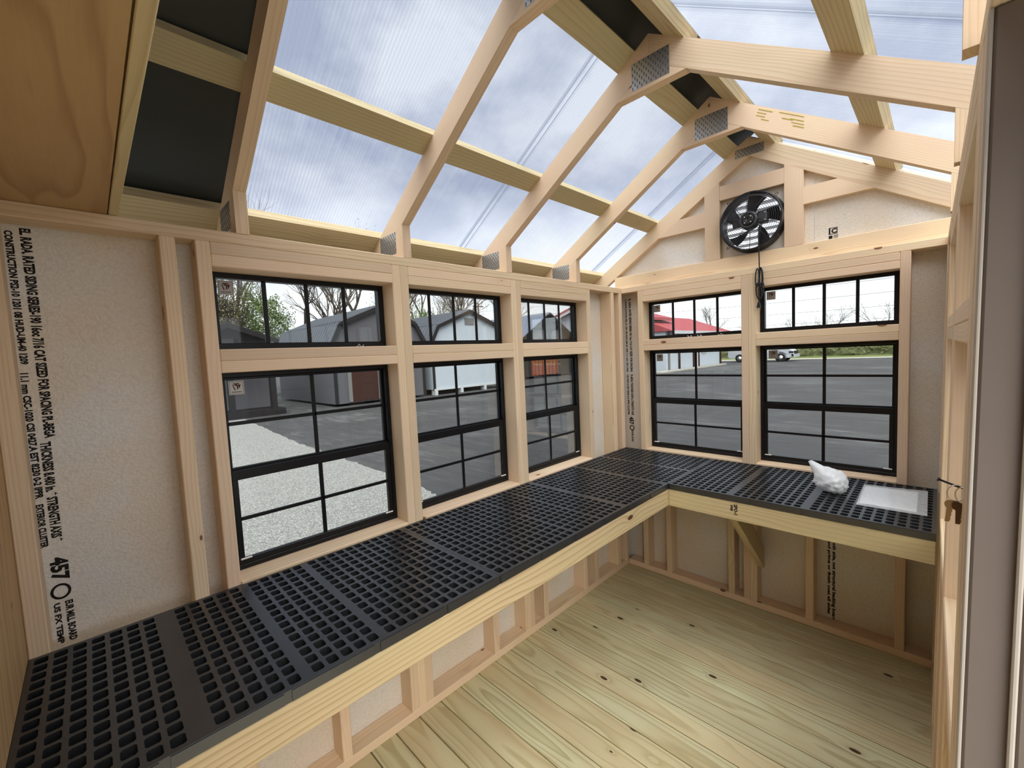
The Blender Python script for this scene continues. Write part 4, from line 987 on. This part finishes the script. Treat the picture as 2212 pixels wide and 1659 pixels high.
# ------------------------------------------------------------------ trees, hedge, power lines
def leaves(rnd, n, c, rad, size):
    V, F = [], []
    for _ in range(n):
        while True:
            d = Vector((rnd.uniform(-1, 1), rnd.uniform(-1, 1), rnd.uniform(-1, 1)))
            if d.length < 1: break
        d *= .72 + .45 * noise.noise(d * 2.3 + Vector(c))
        p = Vector((c[0] + d.x * rad[0], c[1] + d.y * rad[1], c[2] + d.z * rad[2]))
        a = Vector((rnd.gauss(0, 1), rnd.gauss(0, 1), rnd.gauss(0, 1))).normalized(); b = a.orthogonal().normalized(); s = size * rnd.uniform(.6, 1.4)
        k = len(V); V += [p - a * s, p + b * s * .5, p + a * s, p - b * s * .5]; F.append((k, k + 1, k + 2, k + 3))
    return V, F
def tree(name, label, cat, x, y_, h, seed, trunk=.16, mat='trunk', lmat=None, nl=0, lsize=.12, spread=.55, lev=5, lrad=None, group=None, clear=.25):
    rnd = random.Random(seed); e = empty(name, (x, y_, G), label, cat, group); segs = []; tips = []
    def grow(p, d, ln, r, lv):
        q = p + d * ln * .5 + Vector((rnd.gauss(0, 1), rnd.gauss(0, 1), 0)) * ln * .05; e_ = q + (d + Vector((rnd.gauss(0, .12), rnd.gauss(0, .12), .06))).normalized() * ln * .5
        segs.append(([p, q, e_], [r, r * .85, r * .7], False))
        if lv <= 0: tips.append(e_); return
        for k in range(rnd.choice((2, 3, 3))):
            a = rnd.uniform(0, 2 * math.pi); s_ = spread * rnd.uniform(.5, 1.25)
            nd = (d + Vector((math.cos(a) * s_, math.sin(a) * s_, rnd.uniform(-.05, .25)))).normalized()
            grow(e_ if k < 2 else q, nd, ln * rnd.uniform(.62, .86), r * rnd.uniform(.5, .68), lv - 1)
    grow(Vector((x, y_, G - .05)), Vector((rnd.gauss(0, .04), rnd.gauss(0, .04), 1)).normalized(), h * clear, trunk, lev)
    V, F = [], []
    for pts, rad, cl in segs:
        v, f = tubevf(pts, rad, 4 if rad[0] < .05 else 6, cl); k = len(V); V += v; F += [tuple(i + k for i in q) for q in f]
    mobj('branches', e, V, F, mat)
    if lmat:
        V, F = [], []
        if lrad:
            V, F = leaves(rnd, nl, (x, y_, G + lrad[2] * 1.0), lrad, lsize)
        else:
            for t in tips:
                for _ in range(max(1, nl // max(1, len(tips)))):
                    p = t + Vector((rnd.gauss(0, .3), rnd.gauss(0, .3), rnd.gauss(0, .3))); a = Vector((rnd.gauss(0, 1), rnd.gauss(0, 1), rnd.gauss(0, 1))).normalized(); b = a.orthogonal().normalized(); s = lsize * rnd.uniform(.6, 1.4)
                    k = len(V); V += [p - a * s, p + b * s * .5, p + a * s, p - b * s * .5]; F.append((k, k + 1, k + 2, k + 3))
        tag(mobj('foliage', e, V, F, lmat), kind='stuff')
    return e
gt = 'bare trees behind the sheds'
spots = [(-30, -1.5, 11, .2), (-33, 1.2, 13, .24), (-28, 3.2, 10, .15), (-34, 5.0, 14, .28), (-31, 7.8, 12, .2), (-29, 10.2, 11, .17), (-34, 12.8, 14, .3), (-30, 15.2, 11, .16), (-33, 18.5, 13, .22), (-29, 21.0, 11, .17), (-36, 26.0, 14, .26), (-33, 31.0, 12, .2)]
seen = ['tall bare tree behind the porch shed, leftmost in the first transom', 'bare tree with thick trunk above the porch shed roof', 'slim bare tree between the porch shed and the barn shed', 'stout bare tree above the barn shed roof', 'bare tree above the barn shed gable peak', 'bare tree right of the barn shed peak', 'thick forked bare tree between the barn shed and the white shed', 'slim bare tree above the white shed ridge', 'bare tree behind the white shed peak', 'bare tree right of the white shed peak', 'bare tree above the dark timber shed', 'bare tree behind the red roofed office gable']
for i, ((x, y_, h, t), lb) in enumerate(zip(spots, seen)):
    tree('bare_tree', lb, 'tree', x, y_, h, 20 + i, t, 'trunk' if i % 2 else 'trunk_dark', 'leaf_spring', 420, .05, .5, 6, group=gt)
gs = 'leafy shrubs behind the sheds'
for i, (x, y_, rd, m, lb) in enumerate([(-26, -.2, (2.6, 2.6, 3.6), 'leaf_spring', 'pale spring green bush above the porch shed roof'), (-27, 2.6, (2.2, 2.2, 3.7), 'leaf_grey', 'dull olive bush left of the barn shed ridge'), (-27.5, 5.0, (2.6, 2.4, 3.7), 'leaf_green', 'dense green bush above the far end of the barn shed ridge'), (-29, 17.6, (2.0, 2.0, 3.4), 'leaf_green', 'green bush right of the white shed roof'), (-28, -3.2, (2.6, 2.4, 3.6), 'leaf_green', 'green bush at the left edge of the first transom'), (-31, 23.5, (2.4, 2.4, 2.6), 'leaf_spring', 'pale bush behind the dark timber shed'), (-34, 33, (3, 3, 3.2), 'leaf_spring', 'bush beside the red roofed office gable')]):
    tree('leafy_bush', lb, 'bush', x, y_, 4.2, 60 + i, .07, 'trunk_dark', m, 15000, .055, .7, 4, rd, gs)
ft = 'far bare trees along the road'
random.seed(11)
for i in range(10):
    x = -26 + i * 4.6 + random.uniform(-1, 1); h = random.uniform(6.0, 8.5)
    if i == 1: h = 11; x = -22.5
    tree('far_tree', 'large bare tree beyond the hip end of the red roof' if i == 1 else 'small bare tree above the far hedge, %s from the left' % ['first', '', 'second', 'third', 'fourth', 'fifth', 'sixth', 'seventh', 'eighth', 'ninth'][i], 'tree', x, 62 + random.uniform(-1, 3), h, 90 + i, .1 if i != 1 else .16, 'trunk', 'leaf_grey', 150, .06, .6, 5, group=None if i == 1 else ft)
def hedge():
    rnd = random.Random(4); e = empty('roadside_hedge', (10, 58, G), 'long rough green hedge along the far side of the road', 'hedge'); V, F = [], []
    nx, nz_ = 160, 7
    for i in range(nx + 1):
        for j in range(nz_ + 1):
            x = -45 + 110 * i / nx; t = j / nz_; hh = 2.0 + .7 * noise.noise(Vector((x * .35, 0, 3)))
            yy_ = 56.5 + 1.6 * t * t + .8 * noise.noise(Vector((x * .9, t * 3, 1))); V.append((x, yy_, G + hh * t))
    for i in range(nx):
        for j in range(nz_):
            a = i * (nz_ + 1) + j; F.append((a, a + nz_ + 1, a + nz_ + 2, a + 1))
    k = len(V); 
    for i in range(nx + 1):
        x = -45 + 110 * i / nx; hh = 2.0 + .7 * noise.noise(Vector((x * .35, 0, 3))); V += [(x, 60.2, G + hh), (x, 60.5, G)]
    for i in range(nx):
        a = i * (nz_ + 1) + nz_; b = a + nz_ + 1; F.append((a, b, k + 2 * i + 2, k + 2 * i)); F.append((k + 2 * i, k + 2 * i + 2, k + 2 * i + 3, k + 2 * i + 1))
    mobj('hedge_mass', e, V, F, 'leaf_hedge', smooth=True)
    V, F = [], []
    for _ in range(9000):
        x = rnd.uniform(-45, 65); t = rnd.random() ** .7; hh = 2.1 + .7 * noise.noise(Vector((x * .35, 0, 3)))
        p = Vector((x, 56.3 + 1.6 * t * t + rnd.uniform(-.5, .6), G + hh * t + rnd.uniform(0, .25))); a = Vector((rnd.gauss(0, 1), rnd.gauss(0, 1), rnd.gauss(0, 1))).normalized(); b = a.orthogonal().normalized(); s = .16 * rnd.uniform(.6, 1.4)
        k = len(V); V += [p - a * s, p + b * s * .5, p + a * s, p - b * s * .5]; F.append((k, k + 1, k + 2, k + 3))
    tag(mobj('foliage', e, V, F, 'leaf_hedge'), kind='stuff')
hedge()
PO = []
for i, px in enumerate((-48, 52)):
    e = empty('utility_pole', (px, 40, G), 'utility pole carrying the power lines, ' + ('left' if i == 0 else 'right') + ' of the lot', 'pole')
    tube('pole_shaft', e, [(px, 40, G - .3), (px, 40, 9.6)], [.16, .12], 'trunk_dark', 10); 
    box('crossarm', e, (px - .1, 39.0, 9.0), (px + .1, 41.0, 9.15), 'trunk_dark')
for i, z_ in enumerate((3.3, 4.2, 5.1, 6.1, 7.1, 8.2)):
    pts = [(x, 39.62, z_ - 1.2 + 1.2 * ((x - 2) / 50) ** 2) for x in [-48 + 100 * k / 24 for k in range(25)]]
    o = tube('power_line', None, pts, .014, 'light_trim', 5); tag(o, ['lowest', 'second lowest', 'third lowest', 'third highest', 'second highest', 'highest'][i] + ' thin power line across the far transom windows', 'wire')
